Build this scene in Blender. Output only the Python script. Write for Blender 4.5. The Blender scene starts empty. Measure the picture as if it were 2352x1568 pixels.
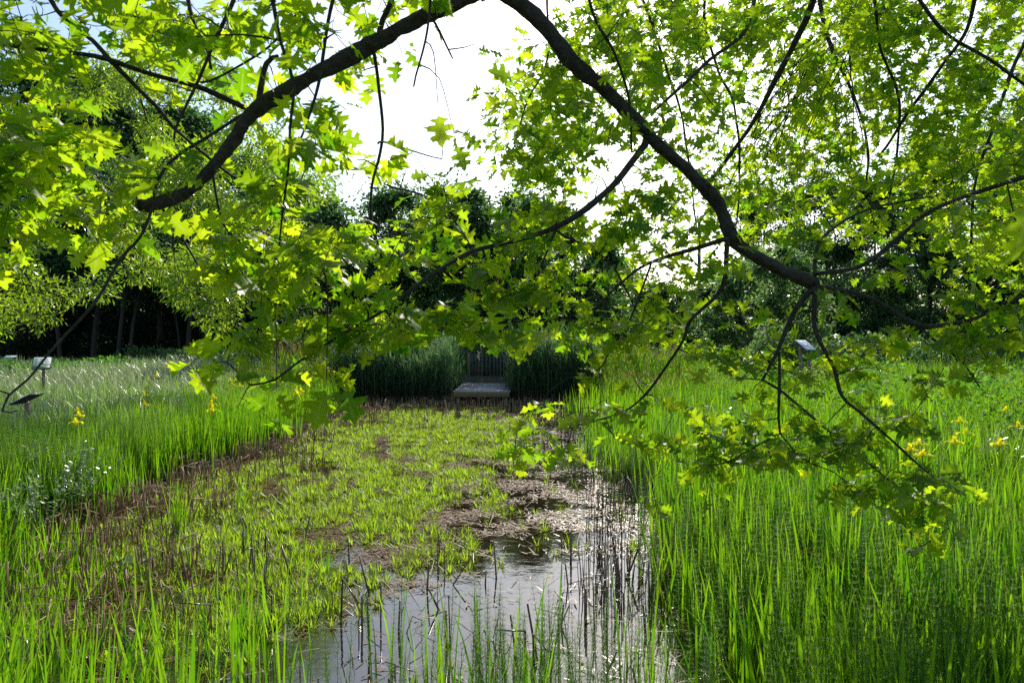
import bpy, math, random
import numpy as np
from mathutils import Vector, Matrix
from mathutils.geometry import tessellate_polygon
R = math.radians
rng = np.random.default_rng(7)
random.seed(7)
scene = bpy.context.scene
COL = scene.collection

# ------------------------------------------------------------------ camera, sky, sun, exposure
CAMZ = 2.05
cd = bpy.data.cameras.new('camera'); cam = bpy.data.objects.new('camera', cd); COL.objects.link(cam)
cam.location = (0, 0, CAMZ); cam.rotation_euler = (R(90), 0, 0)
cd.lens = 24; cd.sensor_width = 36; cd.clip_end = 2000; cd.clip_start = 0.05
cd.dof.use_dof = True; cd.dof.focus_distance = 6.0; cd.dof.aperture_fstop = 5.0
scene.camera = cam
SUN_EL, SUN_AZ = R(35), R(12)          # azimuth measured from the view direction towards the right
w = bpy.data.worlds.new('World'); scene.world = w; w.use_nodes = True
nt = w.node_tree; bg = nt.nodes['Background']
sky = nt.nodes.new('ShaderNodeTexSky'); sky.sky_type = 'NISHITA'; sky.sun_disc = False
sky.sun_elevation = SUN_EL; sky.sun_rotation = SUN_AZ; sky.dust_density = 1.5; sky.air_density = 1.3; sky.ozone_density = 3.0
nt.links.new(sky.outputs[0], bg.inputs[0]); bg.inputs[1].default_value = 0.15
sd = bpy.data.lights.new('sun', 'SUN'); sd.energy = 5.0; sd.angle = R(0.5); sd.color = (1.0, 0.93, 0.80)
sun = bpy.data.objects.new('sun', sd); COL.objects.link(sun)
sdir = Vector((math.sin(SUN_AZ) * math.cos(SUN_EL), math.cos(SUN_AZ) * math.cos(SUN_EL), math.sin(SUN_EL)))
sun.rotation_euler = sdir.to_track_quat('Z', 'Y').to_euler(); sun.location = sdir * 60
vs = scene.view_settings; vs.view_transform = 'Standard'; vs.look = 'None'; vs.gamma = 1; vs.exposure = 0.3
cy = scene.cycles
cy.max_bounces = 8; cy.diffuse_bounces = 4; cy.transmission_bounces = 5; cy.glossy_bounces = 3; cy.transparent_max_bounces = 4
cy.sample_clamp_indirect = 6; cy.use_denoising = False

# ------------------------------------------------------------------ helpers
F_ = 1568.0
def P(px, py, Y):
    return np.array([(px - 1176) / F_ * Y, Y, CAMZ - (py - 784) / F_ * Y])
def px_of(V):
    V = np.atleast_2d(V)
    return 1176 + V[:, 0] / V[:, 1] * F_, 784 - (V[:, 2] - CAMZ) / V[:, 1] * F_

def tag(o, label=None, cat=None, group=None, kind=None):
    if label: o['label'] = label
    if cat: o['category'] = cat
    if group: o['group'] = group
    if kind: o['kind'] = kind
    return o
def empty(name, loc, rz=0):
    o = bpy.data.objects.new(name, None); COL.objects.link(o); o.location = loc; o.rotation_euler = (0, 0, rz)
    o.empty_display_size = 0.2
    return o
def link(name, me, mat, parent=None, world=True):
    o = bpy.data.objects.new(name, me); COL.objects.link(o)
    if mat and not me.materials: me.materials.append(mat)
    if parent:
        o.parent = parent
        if world:
            M = Matrix.LocRotScale(parent.location, parent.rotation_euler, None)
            if parent.parent:
                q = parent.parent
                M = Matrix.LocRotScale(q.location, q.rotation_euler, None) @ M
            o.matrix_parent_inverse = M.inverted()
    return o
def mesh(name, V, T, mat, parent=None, rnd=None, tip=None, smooth=False, world=True):
    V = np.asarray(V, dtype=np.float32).reshape(-1, 3); T = np.asarray(T, dtype=np.int32).reshape(-1, 3)
    me = bpy.data.meshes.new(name)
    me.vertices.add(len(V)); me.vertices.foreach_set('co', V.ravel())
    me.loops.add(len(T) * 3); me.loops.foreach_set('vertex_index', T.ravel())
    me.polygons.add(len(T)); me.polygons.foreach_set('loop_start', np.arange(0, len(T) * 3, 3, dtype=np.int32))
    if smooth: me.polygons.foreach_set('use_smooth', np.ones(len(T), dtype=bool))
    for nm, a in (('rnd', rnd), ('tip', tip)):
        if a is not None:
            at = me.attributes.new(nm, 'FLOAT', 'POINT'); at.data.foreach_set('value', np.asarray(a, dtype=np.float32))
    me.update(calc_edges=True); me.validate()
    return link(name, me, mat, parent, world)

class MB:
    """collects triangles of one part"""
    def __init__(s): s.V = []; s.T = []; s.n = 0; s.r = []; s.t = []
    def add(s, V, T, r=None, t=None):
        V = np.asarray(V, float).reshape(-1, 3); T = np.asarray(T, int).reshape(-1, 3)
        s.V.append(V); s.T.append(T + s.n); s.n += len(V)
        s.r.append(np.full(len(V), 0.5) if r is None else (np.full(len(V), float(r)) if np.isscalar(r) else r))
        s.t.append(np.full(len(V), 0.5) if t is None else t)
        return s
    def box(s, c, size, rot=None, r=None, bev=0.0):
        sx, sy, sz = [q / 2 for q in size]
        b = min(bev, sx * .8, sy * .8, sz * .8)
        if b <= 0:
            pts = [(x, y, z) for x in (-sx, sx) for y in (-sy, sy) for z in (-sz, sz)]
            q = [(0, 1, 3, 2), (4, 6, 7, 5), (0, 4, 5, 1), (2, 3, 7, 6), (0, 2, 6, 4), (1, 5, 7, 3)]
            T = [t for a, b2, c2, d in q for t in ((a, b2, c2), (a, c2, d))]
            V = np.array(pts)
        else:                                     # hull of a chamfered box
            import bmesh
            bm = bmesh.new()
            for x in (-1, 1):
                for y in (-1, 1):
                    for z in (-1, 1):
                        bm.verts.new((x * (sx - b), y * (sy - b), z * sz)); bm.verts.new((x * (sx - b), y * sy, z * (sz - b))); bm.verts.new((x * sx, y * (sy - b), z * (sz - b)))
            bmesh.ops.convex_hull(bm, input=bm.verts); bmesh.ops.triangulate(bm, faces=bm.faces); bm.verts.index_update()
            V = np.array([v.co[:] for v in bm.verts]); T = [[v.index for v in f.verts] for f in bm.faces]; bm.free()
        if rot is not None: V = V @ np.array(rot.to_3x3()).T
        return s.add(V + np.asarray(c, float), T, r)
    def build(s, name, mat, parent=None, smooth=False, world=True):
        return mesh(name, np.concatenate(s.V), np.concatenate(s.T), mat, parent, np.concatenate(s.r), np.concatenate(s.t), smooth, world)

def catmull(pts, rad, step):
    pts = np.asarray(pts, float); rad = np.asarray(rad, float)
    if len(pts) < 3:
        n = max(2, int(np.linalg.norm(pts[-1] - pts[0]) / step) + 1); u = np.linspace(0, 1, n)[:, None]
        return pts[0] + (pts[-1] - pts[0]) * u, np.interp(u[:, 0], [0, 1], [rad[0], rad[-1]])
    Q = np.vstack([2 * pts[0] - pts[1], pts, 2 * pts[-1] - pts[-2]]); out = []; ro = []
    for i in range(len(pts) - 1):
        a, b, c, d = Q[i:i + 4]; n = max(2, int(np.linalg.norm(c - b) / step) + 1)
        for u in np.linspace(0, 1, n, endpoint=False):
            out.append(0.5 * ((2 * b) + (c - a) * u + (2 * a - 5 * b + 4 * c - d) * u * u + (-a + 3 * b - 3 * c + d) * u ** 3)); ro.append(rad[i] + (rad[i + 1] - rad[i]) * u)
    out.append(pts[-1]); ro.append(rad[-1])
    return np.array(out), np.array(ro)
def tube(pts, rad, k=6, cap=True):
    pts = np.asarray(pts, float); n = len(pts); rad = np.broadcast_to(rad, n)
    d = np.gradient(pts, axis=0); d /= np.linalg.norm(d, axis=1)[:, None] + 1e-9
    ref = np.array([0, 0, 1.0]) if abs(d[0][2]) < .9 else np.array([1.0, 0, 0])
    u = np.cross(d[0], ref); u /= np.linalg.norm(u); V = []
    a = np.arange(k) / k * 2 * math.pi
    for i in range(n):
        u = u - d[i] * np.dot(u, d[i]); u /= np.linalg.norm(u) + 1e-9; v = np.cross(d[i], u)
        V.append(pts[i] + rad[i] * (np.cos(a)[:, None] * u + np.sin(a)[:, None] * v))
    V = np.concatenate(V); T = []
    for i in range(n - 1):
        for j in range(k):
            p, q = i * k + j, i * k + (j + 1) % k
            T += [(p, q, q + k), (p, q + k, p + k)]
    if cap:
        V = np.vstack([V, pts[0], pts[-1]]); c0, c1 = n * k, n * k + 1
        for j in range(k):
            T += [(c0, (j + 1) % k, j), (c1, (n - 1) * k + j, (n - 1) * k + (j + 1) % k)]
    return V, np.array(T)

def vnoise(x, y, s, seed=0):
    x = np.asarray(x) / s; y = np.asarray(y) / s
    xi = np.floor(x).astype(int); yi = np.floor(y).astype(int); fx = x - xi; fy = y - yi
    fx = fx * fx * (3 - 2 * fx); fy = fy * fy * (3 - 2 * fy)
    def h(a, b):
        n = (a * 374761393 + b * 668265263 + seed * 974711) & 0x7fffffff
        n = ((n ^ (n >> 13)) * 1274126177) & 0x7fffffff
        return ((n ^ (n >> 16)) & 0xffff) / 65535.0
    return (h(xi, yi) * (1 - fx) + h(xi + 1, yi) * fx) * (1 - fy) + (h(xi, yi + 1) * (1 - fx) + h(xi + 1, yi + 1) * fx) * fy

def frames(D, N):
    D = D / (np.linalg.norm(D, axis=1)[:, None] + 1e-9)
    N = N - D * np.sum(D * N, 1)[:, None]; N /= np.linalg.norm(N, axis=1)[:, None] + 1e-9
    X = np.cross(D, N)
    return np.stack([X, D, N], axis=2)            # columns: width, length, normal
def yaw_frames(yaw, tilt, taz):
    n = len(yaw); up = np.stack([np.sin(tilt) * np.cos(taz), np.sin(tilt) * np.sin(taz), np.cos(tilt)], 1)
    D = np.stack([-np.sin(yaw), np.cos(yaw), np.zeros(n)], 1)
    D = D - up * np.sum(D * up, 1)[:, None]; D /= np.linalg.norm(D, axis=1)[:, None]
    return np.stack([np.cross(D, up), D, up], axis=2)
def inst(TV, TT, M, pos, sc):
    n = len(pos); sc = np.asarray(sc); sc = sc[:, None] if sc.ndim == 1 else sc
    V = np.einsum('nij,vj->nvi', M, TV) * sc[:, None, :] + pos[:, None, :]
    T = TT[None] + (np.arange(n) * len(TV))[:, None, None]
    return V.reshape(-1, 3), T.reshape(-1, 3)
def rep(a, k): return np.repeat(np.asarray(a), k)

# ------------------------------------------------------------------ materials
def M_(name):
    m = bpy.data.materials.new(name); m.use_nodes = True
    return m, m.node_tree, m.node_tree.nodes['Principled BSDF']
def leafmat(name, c0, c1, t0, t1, rough=0.35, trans=0.5, spec=0.5, base=None, tipc=None):
    """c0..c1 reflected colour, t0..t1 transmitted colour; both vary from leaf to leaf"""
    m, nt, b = M_(name); N = nt.nodes; L = nt.links
    at = N.new('ShaderNodeAttribute'); at.attribute_name = 'rnd'
    def mix(a, c, fac):
        x = N.new('ShaderNodeMix'); x.data_type = 'RGBA'
        for s, v in ((x.inputs[6], a), (x.inputs[7], c)):
            if hasattr(v, 'is_output'): L.new(v, s)
            else: s.default_value = (*v, 1)
        L.new(fac, x.inputs[0]); return x.outputs[2]
    a = mix(c0, c1, at.outputs['Fac']); t = mix(t0, t1, at.outputs['Fac'])
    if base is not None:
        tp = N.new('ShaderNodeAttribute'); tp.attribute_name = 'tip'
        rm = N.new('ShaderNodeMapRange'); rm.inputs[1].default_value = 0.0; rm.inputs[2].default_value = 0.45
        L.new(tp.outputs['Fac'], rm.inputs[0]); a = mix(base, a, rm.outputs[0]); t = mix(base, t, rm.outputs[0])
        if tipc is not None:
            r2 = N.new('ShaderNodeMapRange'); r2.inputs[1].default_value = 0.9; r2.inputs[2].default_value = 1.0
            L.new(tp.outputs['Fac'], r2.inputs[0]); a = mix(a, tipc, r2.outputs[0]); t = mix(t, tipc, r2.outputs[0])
    L.new(a, b.inputs['Base Color']); b.inputs['Roughness'].default_value = rough
    b.inputs['Specular IOR Level'].default_value = spec
    tr = N.new('ShaderNodeBsdfTranslucent'); L.new(t, tr.inputs[0])
    ms = N.new('ShaderNodeMixShader'); ms.inputs[0].default_value = trans
    L.new(b.outputs[0], ms.inputs[1]); L.new(tr.outputs[0], ms.inputs[2]); L.new(ms.outputs[0], N['Material Output'].inputs[0])
    return m
def surf(name, ca, cb, rough=0.8, scale=8, bump=0.3, stretch=(1, 1, 1), spec=0.3, detail=6, dist=0.02):
    m, nt, b = M_(name); N = nt.nodes; L = nt.links
    tc = N.new('ShaderNodeTexCoord'); mp = N.new('ShaderNodeMapping'); mp.inputs['Scale'].default_value = stretch
    no = N.new('ShaderNodeTexNoise'); no.inputs['Scale'].default_value = scale; no.inputs['Detail'].default_value = detail; no.inputs['Roughness'].default_value = .65
    L.new(tc.outputs['Object'], mp.inputs[0]); L.new(mp.outputs[0], no.inputs['Vector'])
    cr = N.new('ShaderNodeValToRGB'); cr.color_ramp.elements[0].position = .3; cr.color_ramp.elements[1].position = .7
    cr.color_ramp.elements[0].color = (*ca, 1); cr.color_ramp.elements[1].color = (*cb, 1)
    L.new(no.outputs['Fac'], cr.inputs[0]); L.new(cr.outputs[0], b.inputs['Base Color'])
    b.inputs['Roughness'].default_value = rough; b.inputs['Specular IOR Level'].default_value = spec
    if bump:
        bp = N.new('ShaderNodeBump'); bp.inputs['Strength'].default_value = bump; bp.inputs['Distance'].default_value = dist
        L.new(no.outputs['Fac'], bp.inputs['Height']); L.new(bp.outputs[0], b.inputs['Normal'])
    return m

def veins(m):
    N = m.node_tree.nodes; L = m.node_tree.links
    tp = N.new('ShaderNodeAttribute'); tp.attribute_name = 'tip'
    rm = N.new('ShaderNodeMapRange'); rm.inputs[1].default_value = .80; rm.inputs[2].default_value = .95; rm.inputs[4].default_value = .35
    L.new(tp.outputs['Fac'], rm.inputs[0])
    for sock in (N['Principled BSDF'].inputs['Base Color'], [n for n in N if n.bl_idname == 'ShaderNodeBsdfTranslucent'][0].inputs[0]):
        src = sock.links[0].from_socket; x = N.new('ShaderNodeMix'); x.data_type = 'RGBA'; x.inputs[7].default_value = (.62, .70, .16, 1) if sock.name == 'Color' else (.16, .22, .05, 1)
        L.new(src, x.inputs[6]); L.new(rm.outputs[0], x.inputs[0]); L.new(x.outputs[2], sock)
m_oak = leafmat('oak_leaf', (.03, .075, .010), (.055, .11, .014), (.12, .38, .004), (.72, .90, .012), rough=.42, trans=.66, spec=.4)
veins(m_oak)
m_bark = surf('oak_bark', (.022, .019, .015), (.085, .074, .058), rough=.8, scale=34, bump=1.0, stretch=(1, 1, 1), dist=.02)
m_twig = surf('twig_bark', (.022, .017, .012), (.05, .038, .026), rough=.8, scale=30, bump=0)
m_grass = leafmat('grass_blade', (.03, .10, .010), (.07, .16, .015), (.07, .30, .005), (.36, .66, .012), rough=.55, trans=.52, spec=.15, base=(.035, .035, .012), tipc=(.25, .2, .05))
m_sedge = leafmat('sedge_blade', (.20, .25, .15), (.33, .37, .26), (.32, .46, .14), (.52, .62, .30), rough=.30, trans=.4, spec=1.0, base=(.07, .08, .03))
m_reed_shaded = leafmat('shaded_reed_leaf', (.02, .065, .035), (.05, .10, .05), (.12, .30, .09), (.26, .46, .12), rough=.45, trans=.45, base=(.12, .09, .045))  # dark blue-green: shade round the jetty is put into the reed colour
m_dead = leafmat('dead_stem', (.16, .095, .05), (.48, .34, .20), (.3, .17, .08), (.55, .38, .2), rough=.55, trans=.3, spec=.35)
m_dark_stem = leafmat('wet_dark_stem', (.06, .04, .028), (.22, .14, .09), (.05, .03, .01), (.08, .05, .02), rough=.28, trans=.1, spec=.8)
m_horse = leafmat('horsetail', (.035, .10, .015), (.06, .14, .02), (.16, .42, .02), (.34, .60, .04), rough=.6, trans=.5, spec=.15)
m_soldier = leafmat('water_soldier_leaf', (.08, .09, .015), (.10, .18, .03), (.36, .52, .015), (.58, .88, .03), rough=.40, trans=.5, spec=.45, base=(.10, .08, .02))
m_debris = leafmat('floating_litter', (.07, .035, .015), (.30, .165, .06), (.2, .1, .03), (.4, .25, .08), rough=.36, trans=.15, spec=.5)
m_far = leafmat('woodland_leaf', (.028, .065, .022), (.065, .12, .038), (.07, .20, .035), (.18, .38, .07), rough=.5, trans=.4, spec=.4)
m_shaded_leaf = leafmat('shaded_undergrowth_leaf', (.006, .014, .006), (.014, .030, .010), (.01, .03, .01), (.02, .05, .01), rough=.6, trans=.3, spec=.2)  # deep shade under the trees is put into this near-black leaf colour
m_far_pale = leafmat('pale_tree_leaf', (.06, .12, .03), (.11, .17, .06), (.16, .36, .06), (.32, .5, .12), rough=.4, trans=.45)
m_narrow = leafmat('narrow_leaf', (.04, .09, .015), (.08, .14, .03), (.20, .44, .01), (.62, .82, .04), rough=.30, trans=.5, spec=.6)
m_bush = leafmat('low_bush_leaf', (.025, .075, .012), (.045, .11, .02), (.10, .36, .02), (.25, .55, .03), rough=.6, trans=.45, spec=.15)
m_spurge = leafmat('spurge_leaf', (.12, .16, .02), (.28, .30, .03), (.35, .45, .03), (.7, .7, .05), rough=.5, trans=.45)
m_silver = leafmat('silver_leaf', (.16, .20, .12), (.28, .31, .22), (.2, .35, .1), (.4, .5, .2), rough=.28, trans=.35, spec=1.0)
m_yellow = leafmat('iris_petal', (.75, .68, .01), (.85, .80, .02), (.80, .76, .01), (.95, .92, .02), rough=.8, trans=.5, spec=.1)
m_white = leafmat('white_petal', (.6, .6, .52), (.8, .8, .72), (.5, .5, .4), (.7, .7, .6), rough=.6, trans=.35)
m_plume = leafmat('reed_plume', (.22, .16, .11), (.36, .28, .2), (.3, .22, .15), (.5, .4, .3), rough=.7, trans=.4)
m_ftrunk = surf('far_bark', (.02, .017, .014), (.06, .052, .042), rough=.9, scale=6, bump=.5, stretch=(1, 1, .3))
m_wood = surf('weathered_wood', (.20, .20, .20), (.36, .36, .35), rough=.55, scale=5, bump=.3, stretch=(1, 12, 12), spec=.5)
m_woodb = surf('wet_brown_wood', (.13, .09, .045), (.24, .17, .09), rough=.7, scale=5, bump=.3, stretch=(1, 12, 12))
m_gate = surf('grey_gate_wood', (.065, .06, .055), (.14, .125, .12), rough=.8, scale=6, bump=.3, stretch=(8, 8, 1))
m_post = surf('post_wood', (.14, .11, .08), (.26, .21, .15), rough=.8, scale=6, bump=.3, stretch=(8, 8, 1))
m_panel = surf('sign_print_sky_sheen', (.62, .70, .78), (.74, .80, .85), rough=.22, scale=3, bump=0, spec=1.0)  # pale print, brightened so the colour also carries reflected sky
m_ink = surf('sign_ink', (.05, .06, .08), (.10, .11, .13), rough=.4, scale=10, bump=0)
m_inkred = surf('sign_picture', (.25, .10, .08), (.35, .18, .10), rough=.4, scale=20, bump=0)
m_inkgreen = surf('sign_green_band', (.10, .16, .08), (.17, .22, .12), rough=.4, scale=20, bump=0)
m_dkframe = surf('sign_frame', (.03, .03, .03), (.06, .055, .05), rough=.5, scale=10, bump=0)
m_pole = surf('pole_wood', (.05, .045, .04), (.10, .09, .08), rough=.8, scale=6, bump=.2)
m_slate = surf('dark_board', (.020, .022, .020), (.045, .046, .04), rough=.55, scale=14, bump=.2)
m_ground = surf('marsh_soil', (.022, .020, .010), (.055, .060, .022), rough=.95, scale=3, bump=.6, dist=.05)

def water_mat():
    m, nt, b = M_('pond_water'); N = nt.nodes; L = nt.links
    b.inputs['Base Color'].default_value = (.016, .010, .005, 1); b.inputs['Roughness'].default_value = .03
    b.inputs['IOR'].default_value = 1.6; b.inputs['Specular IOR Level'].default_value = .9
    tc = N.new('ShaderNodeTexCoord'); n1 = N.new('ShaderNodeTexNoise'); n1.inputs['Scale'].default_value = 5; n1.inputs['Detail'].default_value = 3
    n2 = N.new('ShaderNodeTexNoise'); n2.inputs['Scale'].default_value = 38; n2.inputs['Detail'].default_value = 2
    L.new(tc.outputs['Object'], n1.inputs['Vector']); L.new(tc.outputs['Object'], n2.inputs['Vector'])
    b1 = N.new('ShaderNodeBump'); b1.inputs['Strength'].default_value = .10; b1.inputs['Distance'].default_value = .02
    b2 = N.new('ShaderNodeBump'); b2.inputs['Strength'].default_value = .10; b2.inputs['Distance'].default_value = .002
    L.new(n1.outputs['Fac'], b1.inputs['Height']); L.new(n2.outputs['Fac'], b2.inputs['Height'])
    L.new(b1.outputs[0], b2.inputs['Normal']); L.new(b2.outputs[0], b.inputs['Normal'])
    return m
m_water = water_mat()

# ------------------------------------------------------------------ ground and pond
def pond_sd(x, y):      # > 0 outside the pond basin, metres
    wob = (vnoise(x, y, 1.6, 3) - .5) * .7
    dx = np.maximum(-5.0 - x, x - 1.75); dy = np.maximum(3.1 - y, y - 22.6)
    return np.maximum(dx, dy) + wob
def gz(x, y):
    x = np.asarray(x, float); y = np.asarray(y, float)
    s = pond_sd(x, y)
    z = np.clip(s * .35, -.45, .12)
    z = z + np.clip((y - 22.5) / 5, 0, 1) * .42
    near = np.clip((2.6 - y) / 2.0, 0, 1); z = z * (1 - near) + .45 * near
    z = z + np.where(s > 1, (vnoise(x, y, 4.0, 5) - .5) * .10 * np.clip(s - 1, 0, 1), 0)
    z = z + np.clip((y - 60) / 200, 0, 1) * 3
    return z
gx = np.unique(np.concatenate([np.arange(-16, 14, .35), np.arange(-60, -16, 3), np.arange(14, 60, 3), np.arange(-400, 401, 40)]))
gy = np.unique(np.concatenate([np.arange(-4, 34, .35), np.arange(34, 80, 3), np.arange(-400, 601, 40)]))
XX, YY = np.meshgrid(gx, gy); GV = np.stack([XX, YY, gz(XX, YY)], 2).reshape(-1, 3)
nx, ny = len(gx), len(gy); ii = (np.arange(ny - 1)[:, None] * nx + np.arange(nx - 1)[None]).ravel()
GT = np.concatenate([np.stack([ii, ii + 1, ii + nx + 1], 1), np.stack([ii, ii + nx + 1, ii + nx], 1)])
tag(mesh('ground', GV, GT, m_ground, smooth=True), kind='structure')
WV = [(-6.5, 1.6, 0), (3.4, 1.6, 0), (3.4, 24, 0), (-6.5, 24, 0)]
tag(mesh('water', WV, [(0, 1, 2), (0, 2, 3)], m_water), kind='structure')

# ------------------------------------------------------------------ blades
def blades(x, y, z, h, wd, az, lean, curl, S=5, face=None, wp=.55):
    n = len(x); t = np.linspace(0, 1, S + 1)
    th = lean[:, None] + curl[:, None] * t[None] ** 1.6
    ds = (h / S)[:, None]
    r = np.concatenate([np.zeros((n, 1)), np.cumsum(np.sin((th[:, 1:] + th[:, :-1]) / 2) * ds, 1)], 1)
    q = np.concatenate([np.zeros((n, 1)), np.cumsum(np.cos((th[:, 1:] + th[:, :-1]) / 2) * ds, 1)], 1)
    C = np.stack([x[:, None] + r * np.cos(az)[:, None], y[:, None] + r * np.sin(az)[:, None], z[:, None] + q], 2)
    if face is None: face = az + math.pi / 2 + rng.normal(0, .5, n)
    W = np.stack([np.cos(face), np.sin(face), np.zeros(n)], 1)[:, None, :] * (wd / 2)[:, None, None]
    prof = ((1 - t) ** wp * (0.75 + .25 * np.minimum(t * 4, 1)))[None, :, None]
    A = C - W * prof; B = C + W * prof
    V = np.stack([A, B], 2).reshape(n, -1, 3)[:, :-1]      # tip vertex shared
    k = 2 * S + 1; T = []
    for i in range(S - 1):
        a = 2 * i; T += [(a, a + 1, a + 3), (a, a + 3, a + 2)]
    T.append((2 * S - 2, 2 * S - 1, 2 * S))
    TT = np.array(T)[None] + (np.arange(n) * k)[:, None, None]
    tip = np.tile(np.minimum(np.repeat(t, 2)[:-1], 1), n)
    return V.reshape(-1, 3), TT.reshape(-1, 3), k, tip
def grass(name, x, y, h, wd, mat, lean=.12, curl=.25, label=None, cat='grass', z=None, S=5, parent=None, kind='stuff', lush=None, azb=None):
    n = len(x); z = gz(x, y) - .02 if z is None else z
    az = rng.uniform(0, 2 * math.pi, n) if azb is None else azb + rng.normal(0, .7, n)
    V, T, k, tip = blades(x, y, z, h, wd, az, np.abs(rng.normal(0, lean, n)), rng.gamma(2, curl / 2, n), S)
    r = np.clip(rng.beta(2, 2, n) + (0 if lush is None else lush), 0, 1)
    o = mesh(name, V, T, mat, parent, rep(r, k), tip)
    if label: tag(o, label, cat, kind=kind)
    return o
def scatter(n, x0, x1, y0, y1, dens=None, fov=.80, pad=1.0, power=1.0):
    """points in a rectangle of ground, denser near the viewer by 1/y**power"""
    out = []; got = 0
    while got < n:
        m = n * 3; u = rng.uniform(0, 1, m)
        if power == 1: y = np.exp(math.log(y0) + u * math.log(y1 / y0))
        elif power == 0: y = y0 + u * (y1 - y0)
        else:
            a = 1 - power; y = (y0 ** a + u * (y1 ** a - y0 ** a)) ** (1 / a)
        x = rng.uniform(x0, x1, m); k = np.abs(x) < y * fov + pad
        if dens is not None: k &= rng.uniform(0, 1, m) < dens(x, y)
        out.append(np.stack([x[k], y[k]], 1)); got += k.sum()
        if k.sum() == 0: break
    a = np.concatenate(out)[:n]
    return a[:, 0], a[:, 1]

def out_pond(lo, hi):      # density rising from lo to hi metres outside the pond edge
    return lambda x, y: np.clip((pond_sd(x, y) - lo) / (hi - lo), 0, 1)

# left marsh: upright green blades near the pond
x, y = scatter(21000, -15, -4.3, 4.0, 24, lambda x, y: np.clip((pond_sd(x, y) + .15) / .5, 0, 1) * np.clip(1.25 - (pond_sd(x, y) - (.5 + .07 * y)) / 2.2, .08, 1) * (.45 + .55 * vnoise(x, y, .7, 8)))
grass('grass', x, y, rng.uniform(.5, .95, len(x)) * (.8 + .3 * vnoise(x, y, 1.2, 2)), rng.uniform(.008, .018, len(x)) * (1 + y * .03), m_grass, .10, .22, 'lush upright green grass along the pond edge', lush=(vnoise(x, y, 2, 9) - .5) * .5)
# silvery arching sedge meadow
x, y = scatter(62000, -32, -5.0, 6.0, 33, lambda x, y: np.clip((pond_sd(x, y) - (.3 + .05 * y)) / 1.6, 0, 1) * (.35 + .65 * vnoise(x, y, 1.6, 12)), power=.7)
grass('sedge_grass', x, y, rng.uniform(.55, 1.05, len(x)) * (.8 + .35 * vnoise(x, y, 2.2, 4)), rng.uniform(.007, .014, len(x)) * (1 + y * .035), m_sedge, .45, 2.0, 'pale silvery arching meadow grass beyond the pond')
x, y = scatter(8000, -32, -5.0, 8, 34, lambda x, y: np.clip((pond_sd(x, y) - .8) / 1.6, 0, 1) * (vnoise(x, y, 2.6, 22) > .35), power=.7)
grass('meadow_grass', x, y, rng.uniform(.5, .95, len(x)), rng.uniform(.005, .011, len(x)) * (1 + y * .035), m_grass, .22, .9, 'green meadow grass mixed into the pale sedge')
# near bank grass, left and in front of the camera
x, y = scatter(5200, -5.2, -1.6, 2.3, 6.5, lambda x, y: np.clip(.12 + .9 * np.clip((-x - 1.75 - (y - 2.4) * .50) / .8, 0, 1), 0, 1) * (.4 + .6 * vnoise(x, y, .4, 31)))
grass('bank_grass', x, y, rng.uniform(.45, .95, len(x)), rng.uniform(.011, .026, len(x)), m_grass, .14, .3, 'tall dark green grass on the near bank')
x, y = scatter(420, -2.2, 1.4, 2.5, 4.3, lambda x, y: .25 + .75 * (vnoise(x, y, .35, 41) > .55))
grass('sword_leaf_grass', x, y, rng.uniform(.35, .85, len(x)), rng.uniform(.009, .022, len(x)), m_grass, .13, .22, 'sparse upright green blades in front of the open water', z=np.full(len(x), -.05))
# right hand side: dense iris blades standing in shallow water
def right_edge(y): return 1.35 + .25 * np.sin(y * .9) - .45 * np.clip((4.6 - y) / 2, 0, 1)
x, y = scatter(17000, .4, 12, 2.3, 22, lambda x, y: np.clip((x - right_edge(y)) / .45, 0, 1) * (.35 + .65 * vnoise(x, y, .5, 51)) * np.clip(1.4 - (y - 6) / 14, .35, 1), power=1.2)
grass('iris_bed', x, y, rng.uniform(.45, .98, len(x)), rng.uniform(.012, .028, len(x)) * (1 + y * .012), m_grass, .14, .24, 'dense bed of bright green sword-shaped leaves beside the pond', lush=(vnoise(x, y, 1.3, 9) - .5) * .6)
x, y = scatter(1500, .6, 6.5, 2.3, 8, lambda x, y: np.clip((x - right_edge(y)) / .3, 0, 1) * (.2 + .8 * vnoise(x, y, .45, 57)), power=1)
grass('broad_blades', x, y, rng.uniform(.6, 1.02, len(x)), rng.uniform(.022, .036, len(x)), m_grass, .10, .14, 'scattered broader sword leaves standing above the iris bed', lush=.1)
x, y = scatter(30000, 3.0, 24, 7.5, 30, lambda x, y: np.clip((x - 3.4 - np.maximum(14 - y, 0) * .12) / 1.2, 0, 1) * (.15 + .85 * vnoise(x, y, 1.1, 61)), power=.7)
grass('rough_grass', x, y, rng.uniform(.5, 1.35, len(x)) * (.6 + .6 * vnoise(x, y, 1.3, 6)), rng.uniform(.006, .014, len(x)) * (1 + y * .03), m_grass, .35, 1.2, 'lush tangled grass on the far bank beyond the iris bed', lush=.1)
x, y = scatter(3500, 5.0, 14, 13, 18, lambda x, y: (.2 + .8 * vnoise(x, y, .8, 67)), power=0)
grass('tall_grass', x, y, rng.uniform(.9, 1.45, len(x)), rng.uniform(.010, .018, len(x)) * 1.4, m_grass, .2, .8, 'taller loose grass in front of the pale blue sign', lush=.15)
x, y = scatter(9000, 3.4, 24, 8, 30, lambda x, y: (vnoise(x, y, 1.0, 66) > .5) * 1.0, power=.7)
grass('pale_sedge', x, y, rng.uniform(.5, 1.0, len(x)), rng.uniform(.005, .010, len(x)) * (1 + y * .03), m_sedge, .35, 1.6, 'pale glossy arching sedge mixed among the lush grass')

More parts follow.
